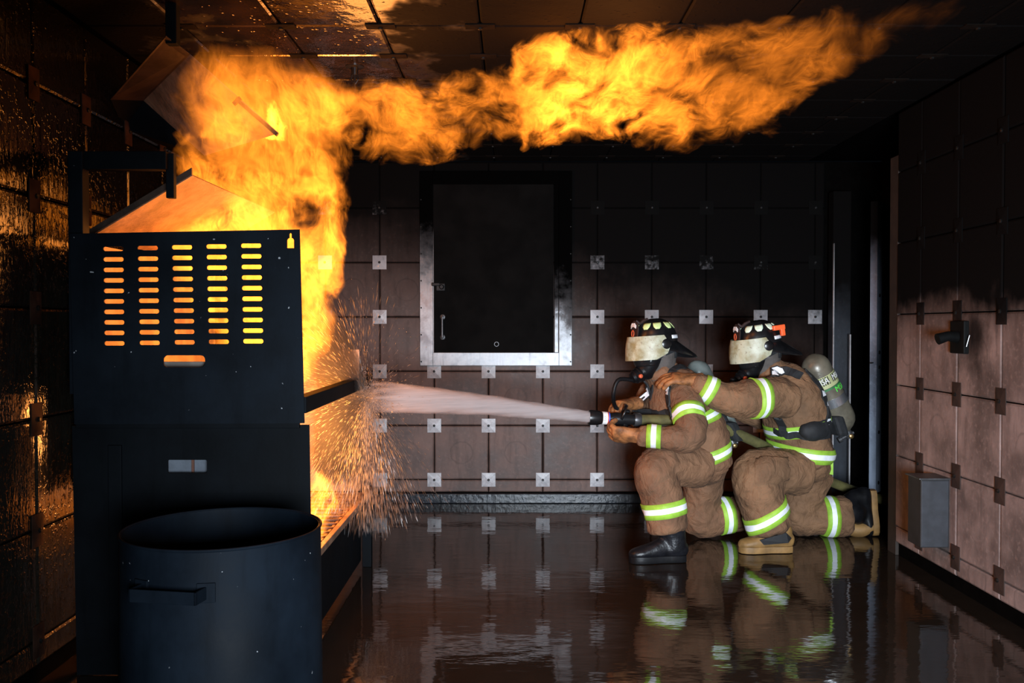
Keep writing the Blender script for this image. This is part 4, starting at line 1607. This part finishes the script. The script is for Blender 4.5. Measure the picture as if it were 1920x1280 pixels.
def body_mesh(parent, J):
    """the wearer: one continuous figure with a face, almost wholly inside the gear"""
    b_ = bmesh.new()
    S = J['side']
    loft(b_, [(q, a * 0.62, b * 0.62) for q, a, b in J['torso']], S, 16)
    for arm in J['arms']:
        loft(b_, [(q, r * 0.5, r * 0.5) for q, r in arm], S, 10)
    for leg in J['legs']:
        loft(b_, [(q, r * 0.5, r * 0.5) for q, r in leg], S, 10)
    W, F, L, U = J['head']
    loft(b_, [(J['torso'][-1][0], 0.055, 0.055), (W(-0.015, 0, -0.13), 0.055, 0.06)], L, 14)
    loft(b_, [(W(0.022, 0, -0.185), 0.042, 0.048), (W(0.012, 0, -0.14), 0.062, 0.078), (W(0.0, 0, -0.08), 0.074, 0.092), (W(-0.006, 0, -0.02), 0.074, 0.096), (W(-0.006, 0, 0.04), 0.062, 0.082)], L, 20, 0.8)
    loft(b_, [(W(0.088, 0, -0.06), 0.008, 0.01), (W(0.106, 0, -0.10), 0.014, 0.014)], L, 8)        # nose
    loft(b_, [(W(0.078, -0.022, -0.142), 0.008, 0.008), (W(0.084, 0, -0.142), 0.010, 0.009), (W(0.078, 0.022, -0.142), 0.008, 0.008)], U, 8)   # lips
    loft(b_, [(W(0.082, -0.045, -0.052), 0.008, 0.008), (W(0.09, 0, -0.05), 0.008, 0.008), (W(0.082, 0.045, -0.052), 0.008, 0.008)], U, 8)   # brow
    for sy in (-1, 1):
        loft(b_, [(W(-0.005, sy * 0.076, -0.065), 0.01, 0.018), (W(-0.003, sy * 0.078, -0.11), 0.008, 0.014)], L, 8)
    b_ = remesh(b_, 0.011, 2)
    bo = obj('body', b_, M['skin'], parent, True)
    for sy in (-1, 1):
        b_ = bmesh.new()
        bmesh.ops.create_uvsphere(b_, u_segments=12, v_segments=8, radius=0.013, matrix=Matrix.Translation(W(0.077, sy * 0.031, -0.075)))
        obj('eye', b_, M['eye'], bo, True)
    b_ = bmesh.new()
    loft(b_, [(W(-0.03, 0, -0.21), 0.085, 0.085), (W(-0.022, 0, -0.15), 0.080, 0.085), (W(-0.025, 0, -0.09), 0.090, 0.088), (W(-0.022, 0, -0.02), 0.09, 0.09)], L, 22, 0.4)
    wrinkle(b_, 0.003, 14, 4)
    obj('knit_hood', b_, M['hood_knit'], parent, True)
    return bo


def suit(parent, J, cloth, seed, skirt):
    S = J['side']
    b_ = bmesh.new()
    loft(b_, J['torso'], S, 28, 0.25)
    for arm in J['arms']:
        loft(b_, [(q, r, r) for q, r in arm], S, 18, 0.2)
    # collar
    t1, t0 = J['torso'][-1][0], J['torso'][-2][0]
    cd = (t1 - t0).normalized()
    loft(b_, [(t1 - cd * 0.03, 0.105, 0.10), (t1 + cd * 0.045, 0.100, 0.098)], S, 20, 0.15)
    b_ = remesh(b_, 0.0115, 4)
    wrinkle(b_, 0.0115, 6.5, seed)
    wrinkle(b_, 0.0045, 15, seed + 2)
    coat = obj('turnout_coat', b_, cloth, parent, True)
    bm_ = bmesh.new()
    bm_.from_mesh(coat.data)
    bc_ = BVHTree.FromBMesh(bm_)
    bm_.free()
    b_ = bmesh.new()
    q, a, b2 = J['torso'][0]
    loft(b_, [(q + V((0, 0, -0.04)), a * 0.84, b2 * 0.92), (q + V((0, 0, 0.05)), a * 0.9, b2 * 0.92)], S, 24, 0.6)
    for leg in J['legs']:
        loft(b_, [(q, r, r) for q, r in leg], S, 20, 0.15)
    b_ = remesh(b_, 0.0115, 4)
    wrinkle(b_, 0.012, 6.0, seed + 5)
    wrinkle(b_, 0.005, 14, seed + 7)
    tr = obj('turnout_trousers', b_, cloth, parent, True)
    bm_ = bmesh.new()
    bm_.from_mesh(tr.data)
    bt_ = BVHTree.FromBMesh(bm_)
    bm_.free()
    return coat, bc_, tr, bt_


def pocket(parent, bvh, c, u, v, w, h, cloth, name='pocket'):
    """patch pocket: a puffed panel laid on the cloth"""
    b_ = bmesh.new()
    n1 = 8
    rows = []
    for j in range(n1 + 1):
        r = []
        for i in range(n1 + 1):
            a_, b2 = i / n1 - 0.5, j / n1 - 0.5
            q = c + u * a_ * w + v * b2 * h
            hit = bvh.find_nearest(q)
            e = min(0.5 - abs(a_), 0.5 - abs(b2)) * 2
            r.append(b_.verts.new(hit[0] + hit[1] * (0.003 + 0.014 * min(1, e * 4))))
        rows.append(r)
    for j in range(n1):
        for i in range(n1): b_.faces.new((rows[j][i], rows[j][i + 1], rows[j + 1][i + 1], rows[j + 1][i]))
    thicken(b_, geom=b_.faces[:], thickness=0.004)
    return obj(name, b_, cloth, parent, 35)


# ---- first firefighter (nozzle) -----------------------------------------------------------
P1 = thing('person', (at(1290, 1000, 5.35).x, 5.35, 0), 'person in tan firefighter gear kneeling nearer the fire, black helmet, aiming the hose nozzle', 'person')
F1 = V((-0.82, -0.57, 0)).normalized()
S1 = V((0.57, -0.82, 0)).normalized()
T1 = [(at(1313, 866, 5.42), 0.205, 0.155), (at(1306, 818, 5.40), 0.205, 0.155), (at(1276, 765, 5.38), 0.225, 0.160), (at(1258, 724, 5.37), 0.205, 0.130), (at(1240, 700, 5.36), 0.11, 0.09)]
armL = list(zip(chain([(1280, 738, 5.24), (1292, 775, 5.14), (1292, 818, 5.07), (1250, 820, 5.07), (1200, 817, 5.1)]), [0.092, 0.088, 0.082, 0.066, 0.056]))
armR = list(zip(chain([(1226, 738, 5.54), (1212, 770, 5.66), (1204, 786, 5.66), (1192, 770, 5.52), (1184, 760, 5.42)]), [0.09, 0.08, 0.075, 0.062, 0.055]))
legL = list(zip(chain([(1312, 872, 5.30), (1268, 872, 5.2), (1230, 880, 5.12), (1241, 930, 5.10), (1252, 990, 5.09)]), [0.122, 0.112, 0.116, 0.112, 0.110]))
legR = list(zip(chain([(1322, 878, 5.54), (1316, 930, 5.6), (1310, 970, 5.62), (1356, 966, 5.65), (1412, 958, 5.68)]), [0.125, 0.112, 0.112, 0.106, 0.10]))
H1F = V((-0.93, -0.36, -0.06)).normalized()
H1U = V((-0.05, 0.02, 1)).normalized()
Wt, hm1 = helmet(P1, at(1230, 641, 5.33), H1F, H1U)
U_ = (H1U - H1F * H1U.dot(H1F)).normalized()
J1 = dict(side=S1, torso=T1, arms=[armL, armR], legs=[legL, legR], head=(Wt, H1F, U_.cross(H1F), U_))
body_mesh(P1, J1)
coat1, bc1, tr1, bt1 = suit(P1, J1, M['cloth1'], 1.0, 0)
face_mask(P1, Wt, H1F, U_.cross(H1F), U_, chain([(1160, 712, 5.22), (1150, 740, 5.22), (1156, 765, 5.28), (1180, 772, 5.3)]))
ax = lambda p, q: (at(*q) - at(*p)).normalized()
band(coat1, bc1, at(1291, 779, 5.135), ax((1280, 738, 5.24), (1294, 818, 5.07)), X_, 0.088, 0.080)
band(coat1, bc1, at(1226, 818.5, 5.085), ax((1250, 820, 5.07), (1200, 817, 5.1)), Z_, 0.060, 0.080)
band(coat1, bc1, T1[0][0] + V((0.0, 0, 0.062)), V((-0.34, -0.1, 1)), X_, 0.19, 0.080)
band(coat1, bc1, T1[2][0] * 0.75 + T1[1][0] * 0.25, V((-0.3, -0.1, 1)), X_, 0.19, 0.075)
band(tr1, bt1, at(1246.5, 952, 5.096), ax((1241, 930, 5.1), (1252, 990, 5.09)), X_, 0.111, 0.085)
band(tr1, bt1, at(1358, 966, 5.65), ax((1340, 968, 5.64), (1380, 961, 5.66)), Z_, 0.106, 0.085)
# gloves: left under the nozzle, right over the bale
glove(P1, at(1188, 816, 5.10), V((-1, 0.25, 0.05)), V((-0.1, -0.75, -0.65)), -1, (0.75, 0.85, 0.6), M['glove'], 1.15)
glove(P1, at(1184, 757, 5.38), V((-0.75, -0.55, 0.02)), V((-0.35, -0.2, 0.9)), 1, (0.8, 0.85, 0.55), M['glove'], 1.1)
# boots
boot(P1, at(1281, 1046, 5.07) * V((1, 1, 0)) + V((0, 0, 0.004)), V((-1, -0.10, 0)), Z_, at(1254, 978, 5.09), M['black_leather'], M['black_rub'], 0.30, 0.085, tab=True)
boot(P1, at(1452, 930, 5.72) * V((1, 1, 0)) + V((0.02, 0, 0.30)), V((0.1, 0, -1)), V((-1, 0, 0)), at(1412, 960, 5.69), M['black_leather'], M['black_rub'], 0.28, 0.08)
# air set
bk = V((0.82, 0.57, 0))
tp, bt = at(1268, 722, 5.37) + bk * 0.165, at(1306, 822, 5.40) + bk * 0.185
backpack(P1, tp, bt, bk, S1)
tank(P1, at(1307, 694, 5.62), at(1362, 806, 5.64), 0.078, M['tank_grey'])
strap(P1, bc1, chain([(1284, 712, 5.42), (1262, 706, 5.26), (1246, 728, 5.2), (1243, 760, 5.18), (1246, 786, 5.16)]), 0.048, 'shoulder_strap', M['black_strap'], F1, [(11, 14)])
strap(P1, bc1, chain([(1240, 712, 5.5), (1214, 712, 5.42), (1199, 735, 5.35), (1195, 765, 5.32), (1198, 795, 5.3)]), 0.042, 'shoulder_strap', M['black_strap'], F1, [(11, 14)])
strap(P1, bc1, chain([(1196, 778, 5.34), (1220, 782, 5.24), (1244, 776, 5.2)]), 0.03, 'chest_strap', M['black_strap'], F1)
# dark open collar flap on the chest
b_ = bmesh.new()
for q in ((1212, 722), (1223, 722), (1221, 748)): pass
pl = []
for q in ((1212, 720), (1224, 721), (1224, 734), (1219, 751)):
    h_ = bc1.ray_cast(V((0, 0, H)), (at(q[0], q[1], 5.2) - V((0, 0, H))).normalized(), 9)
    pl.append((h_[0] if h_[0] else at(q[0], q[1], 5.2)) + V((0, -0.006, 0)))
add_sheet(b_, pl, 0.004)
obj('collar_flap', b_, M['black_strap'], coat1)

# ---- second firefighter (backing up) ------------------------------------------------------
P2 = thing('person', (at(1490, 1000, 5.5).x, 5.5, 0), 'person in brown firefighter gear kneeling behind, hand on the other\'s shoulder', 'person')
F2 = V((-0.95, -0.30, 0)).normalized()
S2 = V((0.30, -0.95, 0)).normalized()
T2 = [(at(1506, 862, 5.53), 0.215, 0.168), (at(1497, 818, 5.52), 0.21, 0.165), (at(1487, 765, 5.5), 0.23, 0.178), (at(1470, 724, 5.48), 0.21, 0.150), (at(1443, 699, 5.46), 0.11, 0.09)]
arm2L = list(zip(chain([(1474, 744, 5.29), (1418, 746, 5.2), (1366, 748, 5.18), (1328, 730, 5.18), (1304, 716, 5.19)]), [0.118, 0.106, 0.092, 0.066, 0.056]))
arm2R = list(zip(chain([(1478, 748, 5.7), (1440, 775, 5.84), (1410, 775, 5.86), (1380, 760, 5.8), (1352, 748, 5.75)]), [0.11, 0.09, 0.08, 0.065, 0.055]))
leg2L = list(zip(chain([(1502, 884, 5.42), (1454, 882, 5.36), (1418, 890, 5.32), (1427, 935, 5.31), (1442, 992, 5.30)]), [0.135, 0.128, 0.136, 0.132, 0.128]))
leg2R = list(zip(chain([(1520, 884, 5.62), (1505, 930, 5.66), (1497, 965, 5.68), (1545, 967, 5.68), (1588, 967, 5.68)]), [0.135, 0.12, 0.118, 0.118, 0.116]))
H2F = V((-0.96, -0.20, -0.14)).normalized()
H2U = V((-0.13, -0.02, 1)).normalized()
Wt2, hm2 = helmet(P2, at(1424, 643, 5.44), H2F, H2U, True, simple('helmet_patch_white_green', (0.72, 0.85, 0.66), 0.45, 0, 0.1, 30, 0))
U2 = (H2U - H2F * H2U.dot(H2F)).normalized()
J2 = dict(side=S2, torso=T2, arms=[arm2L, arm2R], legs=[leg2L, leg2R], head=(Wt2, H2F, U2.cross(H2F), U2))
body_mesh(P2, J2)
coat2, bc2, tr2, bt2 = suit(P2, J2, M['cloth2'], 3.0, 0)
face_mask(P2, Wt2, H2F, U2.cross(H2F), U2, chain([(1372, 712, 5.4), (1385, 735, 5.5), (1430, 760, 5.6)]))
band(coat2, bc2, at(1420, 746, 5.2), ax((1474, 744, 5.29), (1390, 747, 5.19)), Z_, 0.108, 0.075)
band(coat2, bc2, at(1327, 729.5, 5.18), ax((1360, 746, 5.18), (1304, 716, 5.19)), Z_, 0.068, 0.078)
band(coat2, bc2, T2[1][0] * 0.62 + T2[2][0] * 0.38, V((-0.22, -0.05, 1)), X_, 0.19, 0.075)
band(coat2, bc2, T2[0][0] + V((0, 0, 0.055)), V((0.12, -0.03, 1)), X_, 0.19, 0.085)
band(tr2, bt2, at(1434.5, 966, 5.305), ax((1427, 935, 5.31), (1446, 992, 5.31)) + V((0.22, 0, 0)), X_, 0.130, 0.085)
band(tr2, bt2, at(1552, 967, 5.68), V((1, 0, 0)), Z_, 0.118, 0.082)
glove(P2, at(1298, 712, 5.19), V((-0.92, 0.0, 0.10)), V((0.12, -0.35, 0.92)), 1, (0.35, 0.4, 0.35), M['glove'], 1.15, 0.12)
glove(P2, at(1346, 746, 5.73), V((-0.9, -0.2, 0.1)), V((0, 0.5, 0.85)), -1, (0.5, 0.5, 0.4), M['glove'], 1.1)
bo = boot(P2, at(1480, 1022, 5.28) * V((1, 1, 0)) + V((0, 0, 0.004)), V((-1, -0.05, 0)), Z_, at(1444, 982, 5.30), M['tan_rub'], M['tan_rub'], 0.29, 0.088)
b_ = bmesh.new()
q = at(1456, 1008, 5.2)
add_sheet(b_, [at(1424, 1012, 5.225), at(1474, 998, 5.215), at(1484, 1008, 5.215), at(1478, 1017, 5.212), at(1432, 1021, 5.215)], 0.012)
tag(obj('ankle_panel', b_, M['black_rub'], bo), 'black rubber ankle panel')
hx = at(1642, 925, 5.66)
bo = boot(P2, V((hx.x, 5.68, 0.285)), V((0.06, 0, -1)), V((-1, 0, 0)), at(1588, 966, 5.68), M['black_rub'], M['tan_rub'], 0.27, 0.102)
b_ = bmesh.new()
loft(b_, [(at(1634, 985, 5.68), 0.052, 0.035), (at(1612, 992, 5.68), 0.056, 0.05), (at(1594, 990, 5.68), 0.05, 0.045)], Y_, 16, 0.7)
tag(obj('toe_cap', b_, M['tan_rub'], bo, True), 'tan rubber toe cap')
bk2 = V((0.95, 0.30, 0.05)).normalized()
tp, bt = at(1488, 704, 5.5) + bk2 * 0.10, at(1500, 812, 5.52) + bk2 * 0.185
backpack(P2, tp, bt, bk2, S2)
tank(P2, at(1528, 684, 5.46), at(1578, 786, 5.50), 0.086, M['tank'], True, V((0, -1, 0)))
strap(P2, bc2, chain([(1500, 712, 5.35), (1478, 694, 5.32), (1452, 692, 5.3), (1432, 706, 5.3), (1424, 726, 5.32)]), 0.05, 'shoulder_strap', M['black_strap'], F2, [(8, 12), (14, 17)])
strap(P2, bc2, chain([(1505, 700, 5.4), (1528, 740, 5.36), (1540, 780, 5.36), (1548, 808, 5.38)]), 0.05, 'side_strap', M['black_strap'], F2, [(6, 7), (9, 10), (12, 13)])
strap(P2, bc2, chain([(1452, 780, 5.3), (1456, 800, 5.3), (1464, 822, 5.3)]), 0.045, 'waist_strap', M['black_strap'], F2)
strap(P2, bc2, chain([(1430, 824, 5.38), (1462, 826, 5.3), (1505, 818, 5.3), (1545, 812, 5.38)]), 0.04, 'waist_belt', M['black_strap'], F2)
b_ = bmesh.new()
loft(b_, [(at(1506, 806, 5.28), 0.035, 0.035), (at(1522, 808, 5.29), 0.045, 0.058), (at(1542, 800, 5.34), 0.045, 0.06)], Y_, 16, 0.6)
wrinkle(b_, 0.006, 9, 8)
tag(obj('hip_pouch', b_, M['black_strap'], P2, True), 'black padded hip pouch')
pocket(tr2, bt2, at(1452, 874, 5.2), X_, Z_, 0.22, 0.20, M['cloth2'])
b_ = bmesh.new()
add_sheet(b_, [at(1556, 866, 5.42), at(1562, 866, 5.42), at(1562, 890, 5.42), at(1552, 888, 5.42)], 0.006)
obj('lime_tab', b_, M['lime'], tr2)

# ------------------------------------------------------------------ hose and nozzle
hs = thing('fire_hose', at(1500, 880, 5.6) * V((1, 1, 0)), 'olive fire hose with a black nozzle, run past both kneeling firefighters', 'hose')
hp = [at(1198, 787, 5.22), at(1235, 787, 5.24), at(1275, 788, 5.26), at(1320, 793, 5.3), at(1365, 806, 5.36), at(1420, 830, 5.44), at(1480, 862, 5.62), at(1545, 897, 5.86), at(1605, 921, 5.95), at(1665, 940, 5.98)]
e = hp[-1]
hp += [V((e.x + 0.14, e.y, e.z - 0.05)), V((XALC - 0.1, e.y + 0.05, 0.04))]
b_ = bmesh.new()
sp_ = [V(q) for q in spline([tuple(q) for q in hp], 8)]
add_tube(b_, sp_, 0.031, 16)
obj('hose_line', b_, M['hose'], hs, True)
n0, n1 = at(1103, 782, 5.18), at(1202, 787, 5.22)
nd = (n1 - n0).normalized()
b_ = bmesh.new()
lathe(b_, n0, nd, [(0.012, 0.022), (0.0, 0.034), (0.003, 0.042), (0.018, 0.044), (0.055, 0.042), (0.075, 0.036), (0.080, 0.033), (0.13, 0.031), (0.16, 0.036), (0.20, 0.036), (0.255, 0.030), (0.29, 0.030)], 28)
nz = obj('nozzle', b_, M['noz'], hs, 40)
b_ = bmesh.new()
lathe(b_, n0, nd, [(0.080, 0.033), (0.080, 0.0375), (0.108, 0.0365), (0.108, 0.031)], 28)
rg = obj('white_ring', b_, M['white'], nz, 40)
b_ = bmesh.new()
lathe(b_, n0, nd, [(0.108, 0.031), (0.108, 0.0365), (0.114, 0.0365), (0.114, 0.031)], 28)
obj('red_ring', b_, M['red'], nz, 40)
b_ = bmesh.new()
lathe(b_, n0, nd, [(0.114, 0.031), (0.114, 0.0365), (0.121, 0.0365), (0.121, 0.031)], 28)
obj('blue_ring', b_, M['blue'], nz, 40)
b_ = bmesh.new()
for k in range(5):
    add_box(b_, n0 + nd * 0.094 + V((0, -0.0365, 0.012 - 0.006 * k)), (0.018 if k % 2 else 0.012, 0.003, 0.0022))
tag(obj('small_print', b_, M['noz'], rg), kind='stuff')
b_ = bmesh.new()
lathe(b_, n0, nd, [(0.268, 0.03), (0.268, 0.038), (0.278, 0.040), (0.300, 0.040), (0.308, 0.036), (0.308, 0.030)], 24)
obj('coupling', b_, M['noz_grey'], nz, 40)
b_ = bmesh.new()
c = n0 + nd * 0.19
for sy in (-1, 1):
    add_tube(b_, [c + V((0, sy * 0.04, 0)), c + V((0.02, sy * 0.042, 0.045)), c + V((0.03, sy * 0.02, 0.075))], 0.008, 8)
add_tube(b_, [c + V((0.03, -0.02, 0.075)), c + V((0.03, 0.02, 0.075))], 0.010, 8)
obj('bale', b_, M['noz'], nz, True)
b_ = bmesh.new()
add_tube(b_, [c + V((0.02, 0, -0.03)), c + V((0.03, 0, -0.075)), c + V((0.045, 0, -0.115))], [0.02, 0.019, 0.021], 12)
obj('pistol_grip', b_, M['noz'], nz, True)

# ------------------------------------------------------------------ water
imp = at(688, 742, 4.55)
js = at(1108, 782, 5.18)
wj = bmesh.new()
n = 40
pts, rad = [], []
for i in range(n + 1):
    t_ = i / n
    p = js.lerp(imp, t_)
    p.z += 0.035 * math.sin(PI * t_) * 0.3
    pts.append(p)
    rad.append(0.034 + 0.052 * t_ ** 1.1)
add_tube(wj, pts, rad, 24)
for v in wj.verts:
    v.co += V((0, noise.noise(v.co * V((6, 30, 30)) if False else V((v.co.x * 5, v.co.y * 28, v.co.z * 28))), noise.noise(V((v.co.x * 5 + 9, v.co.y * 28, v.co.z * 28))))) * 0.006
tag(obj('water_jet', wj, M['jet'], None, True), 'straight white water jet shooting from the nozzle to the stove', 'water jet', kind=None)
sb = bmesh.new()
rnd = random.Random(3)


def streak(bm_, p, d, ln, w):
    d_, s_, o_ = frame(d)
    a_, b2 = bm_.verts.new(p), bm_.verts.new(p + d_ * ln)
    m_ = [bm_.verts.new(p + d_ * ln * 0.6 + (s_ * math.cos(k * 2.094) + o_ * math.sin(k * 2.094)) * w) for k in range(3)]
    for k in range(3):
        bm_.faces.new((a_, m_[k], m_[(k + 1) % 3]))
        bm_.faces.new((b2, m_[(k + 1) % 3], m_[k]))


org = imp + V((0.0, 0, -0.01))
for i in range(15000):
    z_ = rnd.random()
    if z_ < 0.60: ang, r = rnd.gauss(262, 20), rnd.uniform(0.02, 0.56)
    elif z_ < 0.82: ang, r = rnd.gauss(172, 22), rnd.uniform(0.01, 0.36)
    elif z_ < 0.94: ang, r = rnd.gauss(118, 17), rnd.uniform(0.02, 0.62)
    else: ang, r = rnd.uniform(0, 360), rnd.expovariate(9)
    if 330 < ang % 360 or ang % 360 < 25: continue
    a_ = math.radians(ang)
    el = rnd.gauss(0, 0.45)
    d = V((math.cos(a_) * math.cos(el), math.sin(el) * 0.9, math.sin(a_) * math.cos(el)))
    p = org + d * r + V((0, 0, -0.30 * r * r))
    if p.z < 0.05 or p.x < SL + 0.05: continue
    d = (d + V((0, 0, -0.6 * r))).normalized()
    streak(sb, p, d, rnd.uniform(0.012, 0.045) * (0.6 + 1.8 * r), rnd.uniform(0.0005, 0.0014))
for i in range(2600):                      # dense burst where the jet breaks
    a_, el = rnd.uniform(0, 2 * PI), rnd.gauss(0, 0.6)
    d = V((math.cos(a_) * math.cos(el), math.sin(el), math.sin(a_) * math.cos(el)))
    p = org + d * rnd.expovariate(16) + V((0.03, 0, 0))
    if p.x < SL + 0.05: continue
    streak(sb, p, d, rnd.uniform(0.004, 0.016), rnd.uniform(0.0006, 0.0016))
for i in range(260):                       # loose drops thrown further
    p = org + V((rnd.gauss(0.02, 0.12), rnd.gauss(0, 0.2), rnd.gauss(0.0, 0.22)))
    streak(sb, p, V((rnd.gauss(0, 1), rnd.gauss(0, 1), rnd.gauss(0, 1))), rnd.uniform(0.004, 0.012), rnd.uniform(0.001, 0.0024))
tag(obj('water_spray', sb, M['drops']), 'fan of water drops bursting off the stove where the jet hits', 'water spray', kind='stuff')
mb = bmesh.new()
loft(mb, [(at(586, 545, 4.5), 0.10, 0.03), (at(604, 610, 4.5), 0.18, 0.09), (at(626, 675, 4.5), 0.2, 0.12), (at(644, 735, 4.55), 0.18, 0.11), (at(640, 800, 4.55), 0.2, 0.12), (at(640, 860, 4.6), 0.2, 0.14)], Y_, 20, 0.8)
tag(obj('spray_mist', mb, mist_mat(8.0), None, True), 'thin mist of spray glowing orange beside the stove', 'mist', kind='stuff')

# ------------------------------------------------------------------ fire
def norm_curve(pairs, lo, hi): return [((s - lo) / (hi - lo), v) for s, v in pairs]


def flame_domain(name, secs, along, margin, matl, label, ry):
    """closed hull round the burning gas; secs = [(s, lo, hi, ymid)]"""
    b_ = bmesh.new()
    S = 18
    rings = []
    for (s, lo, hi, ym) in secs:
        c_, h_ = (lo + hi) / 2, (hi - lo) / 2 + margin
        r = []
        for k in range(S):
            a_ = 2 * PI * k / S
            ca, sa = math.cos(a_), math.sin(a_)
            ca, sa = math.copysign(abs(ca) ** 0.7, ca), math.copysign(abs(sa) ** 0.7, sa)
            q, y = c_ + h_ * ca, ym + (ry + margin * 0.5) * sa
            co = (s, y, min(q, CZ - 0.012)) if along == 'x' else (q, y, min(s, CZ - 0.012))
            r.append(b_.verts.new(co))
        rings.append(r)
    for i in range(len(rings) - 1):
        for k in range(S): b_.faces.new((rings[i][k], rings[i][(k + 1) % S], rings[i + 1][(k + 1) % S], rings[i + 1][k]))
    b_.faces.new(rings[0])
    b_.faces.new(rings[-1])
    return tag(obj(name, b_, matl, None, True), label, 'flame')


def flame_x(name, rows, label, ry, gain, stretch, scale, seed, rate, margin=0.05, warp=0.16, fill=0.0):
    gain *= 0.33
    w = []
    for (px, yt, yb, Y, heat) in rows:
        a_, b2 = at(px, yt, Y), at(px, yb, Y)
        w.append((a_.x, b2.z, min(a_.z, CZ + 0.03), Y, heat))
    lo, hi = w[0][0], w[-1][0]
    g = lambda i: norm_curve([(q[0], q[i]) for q in w], lo, hi)
    m = fire_mat(name + '_gas', 'x', lo, hi, g(1), g(2), g(3), g(4), ry, gain, stretch, scale, seed, rate, warp, fill)
    return flame_domain(name, [(q[0], q[1], q[2], q[3]) for q in w], 'x', margin, m, label, ry)


def flame_z(name, rows, label, ry, gain, stretch, scale, seed, rate, margin=0.05, warp=0.16, fill=0.0):
    gain *= 0.33
    w = []
    for (py, xl, xr, Y, heat) in rows:
        a_, b2 = at(xl, py, Y), at(xr, py, Y)
        w.append((a_.z, a_.x, b2.x, Y, heat))
    lo, hi = w[0][0], w[-1][0]
    g = lambda i: norm_curve([(q[0], q[i]) for q in w], lo, hi)
    m = fire_mat(name + '_gas', 'z', lo, hi, g(1), g(2), g(3), g(4), ry, gain, stretch, scale, seed, rate, warp, fill)
    return flame_domain(name, [(q[0], q[1], q[2], q[3]) for q in w], 'z', margin, m, label, ry)


flame_x('ceiling_flame', [(520, 150, 235, 4.0, 0.35), (600, 150, 250, 4.05, 0.6), (680, 155, 288, 4.1, 0.75), (740, 155, 306, 4.1, 0.75), (800, 148, 300, 4.05, 0.7), (870, 135, 285, 4.0, 0.62),
                          (930, 118, 262, 3.95, 0.5), (965, 100, 262, 3.9, 0.75), (990, 70, 288, 3.88, 1.5), (1060, 45, 270, 3.8, 2.5), (1150, 38, 264, 3.75, 2.3), (1240, 38, 290, 3.7, 1.4), (1300, 42, 286, 3.66, 0.8),
                          (1380, 45, 252, 3.62, 0.58), (1450, 40, 256, 3.6, 0.48), (1500, 38, 205, 3.56, 0.36), (1560, 30, 150, 3.52, 0.24), (1620, 18, 112, 3.48, 0.12), (1700, -5, 70, 3.44, 0.05), (1790, -30, 40, 3.4, 0.02)],
        'long orange flame rolling rightwards under the ceiling', 0.11, 17, (0.72, 0.10, 1.25), 8.5, 3.1, 0.22, fill=0.08)
flame_z('fire_plume', [(720, 400, 560, 4.25, 1.2), (640, 380, 618, 4.25, 1.9), (560, 350, 628, 4.25, 1.7), (500, 330, 638, 4.22, 1.6), (440, 305, 650, 4.2, 1.5), (400, 318, 655, 4.2, 1.4), (350, 335, 650, 4.05, 1.25),
                       (300, 338, 652, 3.82, 1.05), (260, 345, 650, 3.62, 1.0), (220, 340, 668, 3.52, 0.85), (180, 335, 690, 3.47, 0.65), (140, 350, 640, 3.46, 0.38), (108, 380, 520, 3.44, 0.12)],
        'tall orange and yellow fire rising out of the burner stove', 0.17, 15, (1.25, 0.14, 0.5), 7.0, 8.3, 0.25, fill=0.45)
flame_z('grate_flame', [(1008, 575, 612, 3.75, 1.6), (985, 565, 622, 3.75, 2.2), (955, 565, 632, 3.75, 2.2), (925, 565, 634, 3.75, 1.7), (905, 570, 620, 3.75, 1.2), (885, 575, 600, 3.75, 0.6)],
        'small bright yellow flame licking over the grate beside the drum', 0.10, 34, (1.1, 0.5, 0.7), 12, 5.0, 0.3, 0.02, 0.08)
flame_z('inner_flame', [(1000, 330, 560, 4.3, 0.8), (930, 320, 560, 4.3, 1.2), (860, 310, 560, 4.3, 0.9), (790, 330, 540, 4.3, 0.7), (700, 350, 540, 4.3, 0.6)],
        'low fire burning inside the stove behind its front panels', 0.28, 9, (1.2, 0.5, 0.6), 7, 6.1, 0.5)
flame_z('hood_flame', [(262, 498, 532, 4.02, 4.0), (235, 500, 534, 4.02, 4.5), (210, 500, 528, 4.02, 3.5), (190, 502, 520, 4.02, 2.0)],
        'small white-hot flame jetting up behind the tilted hood', 0.05, 40, (1.1, 0.5, 0.6), 14, 1.7, 0.4, 0.015, 0.05)
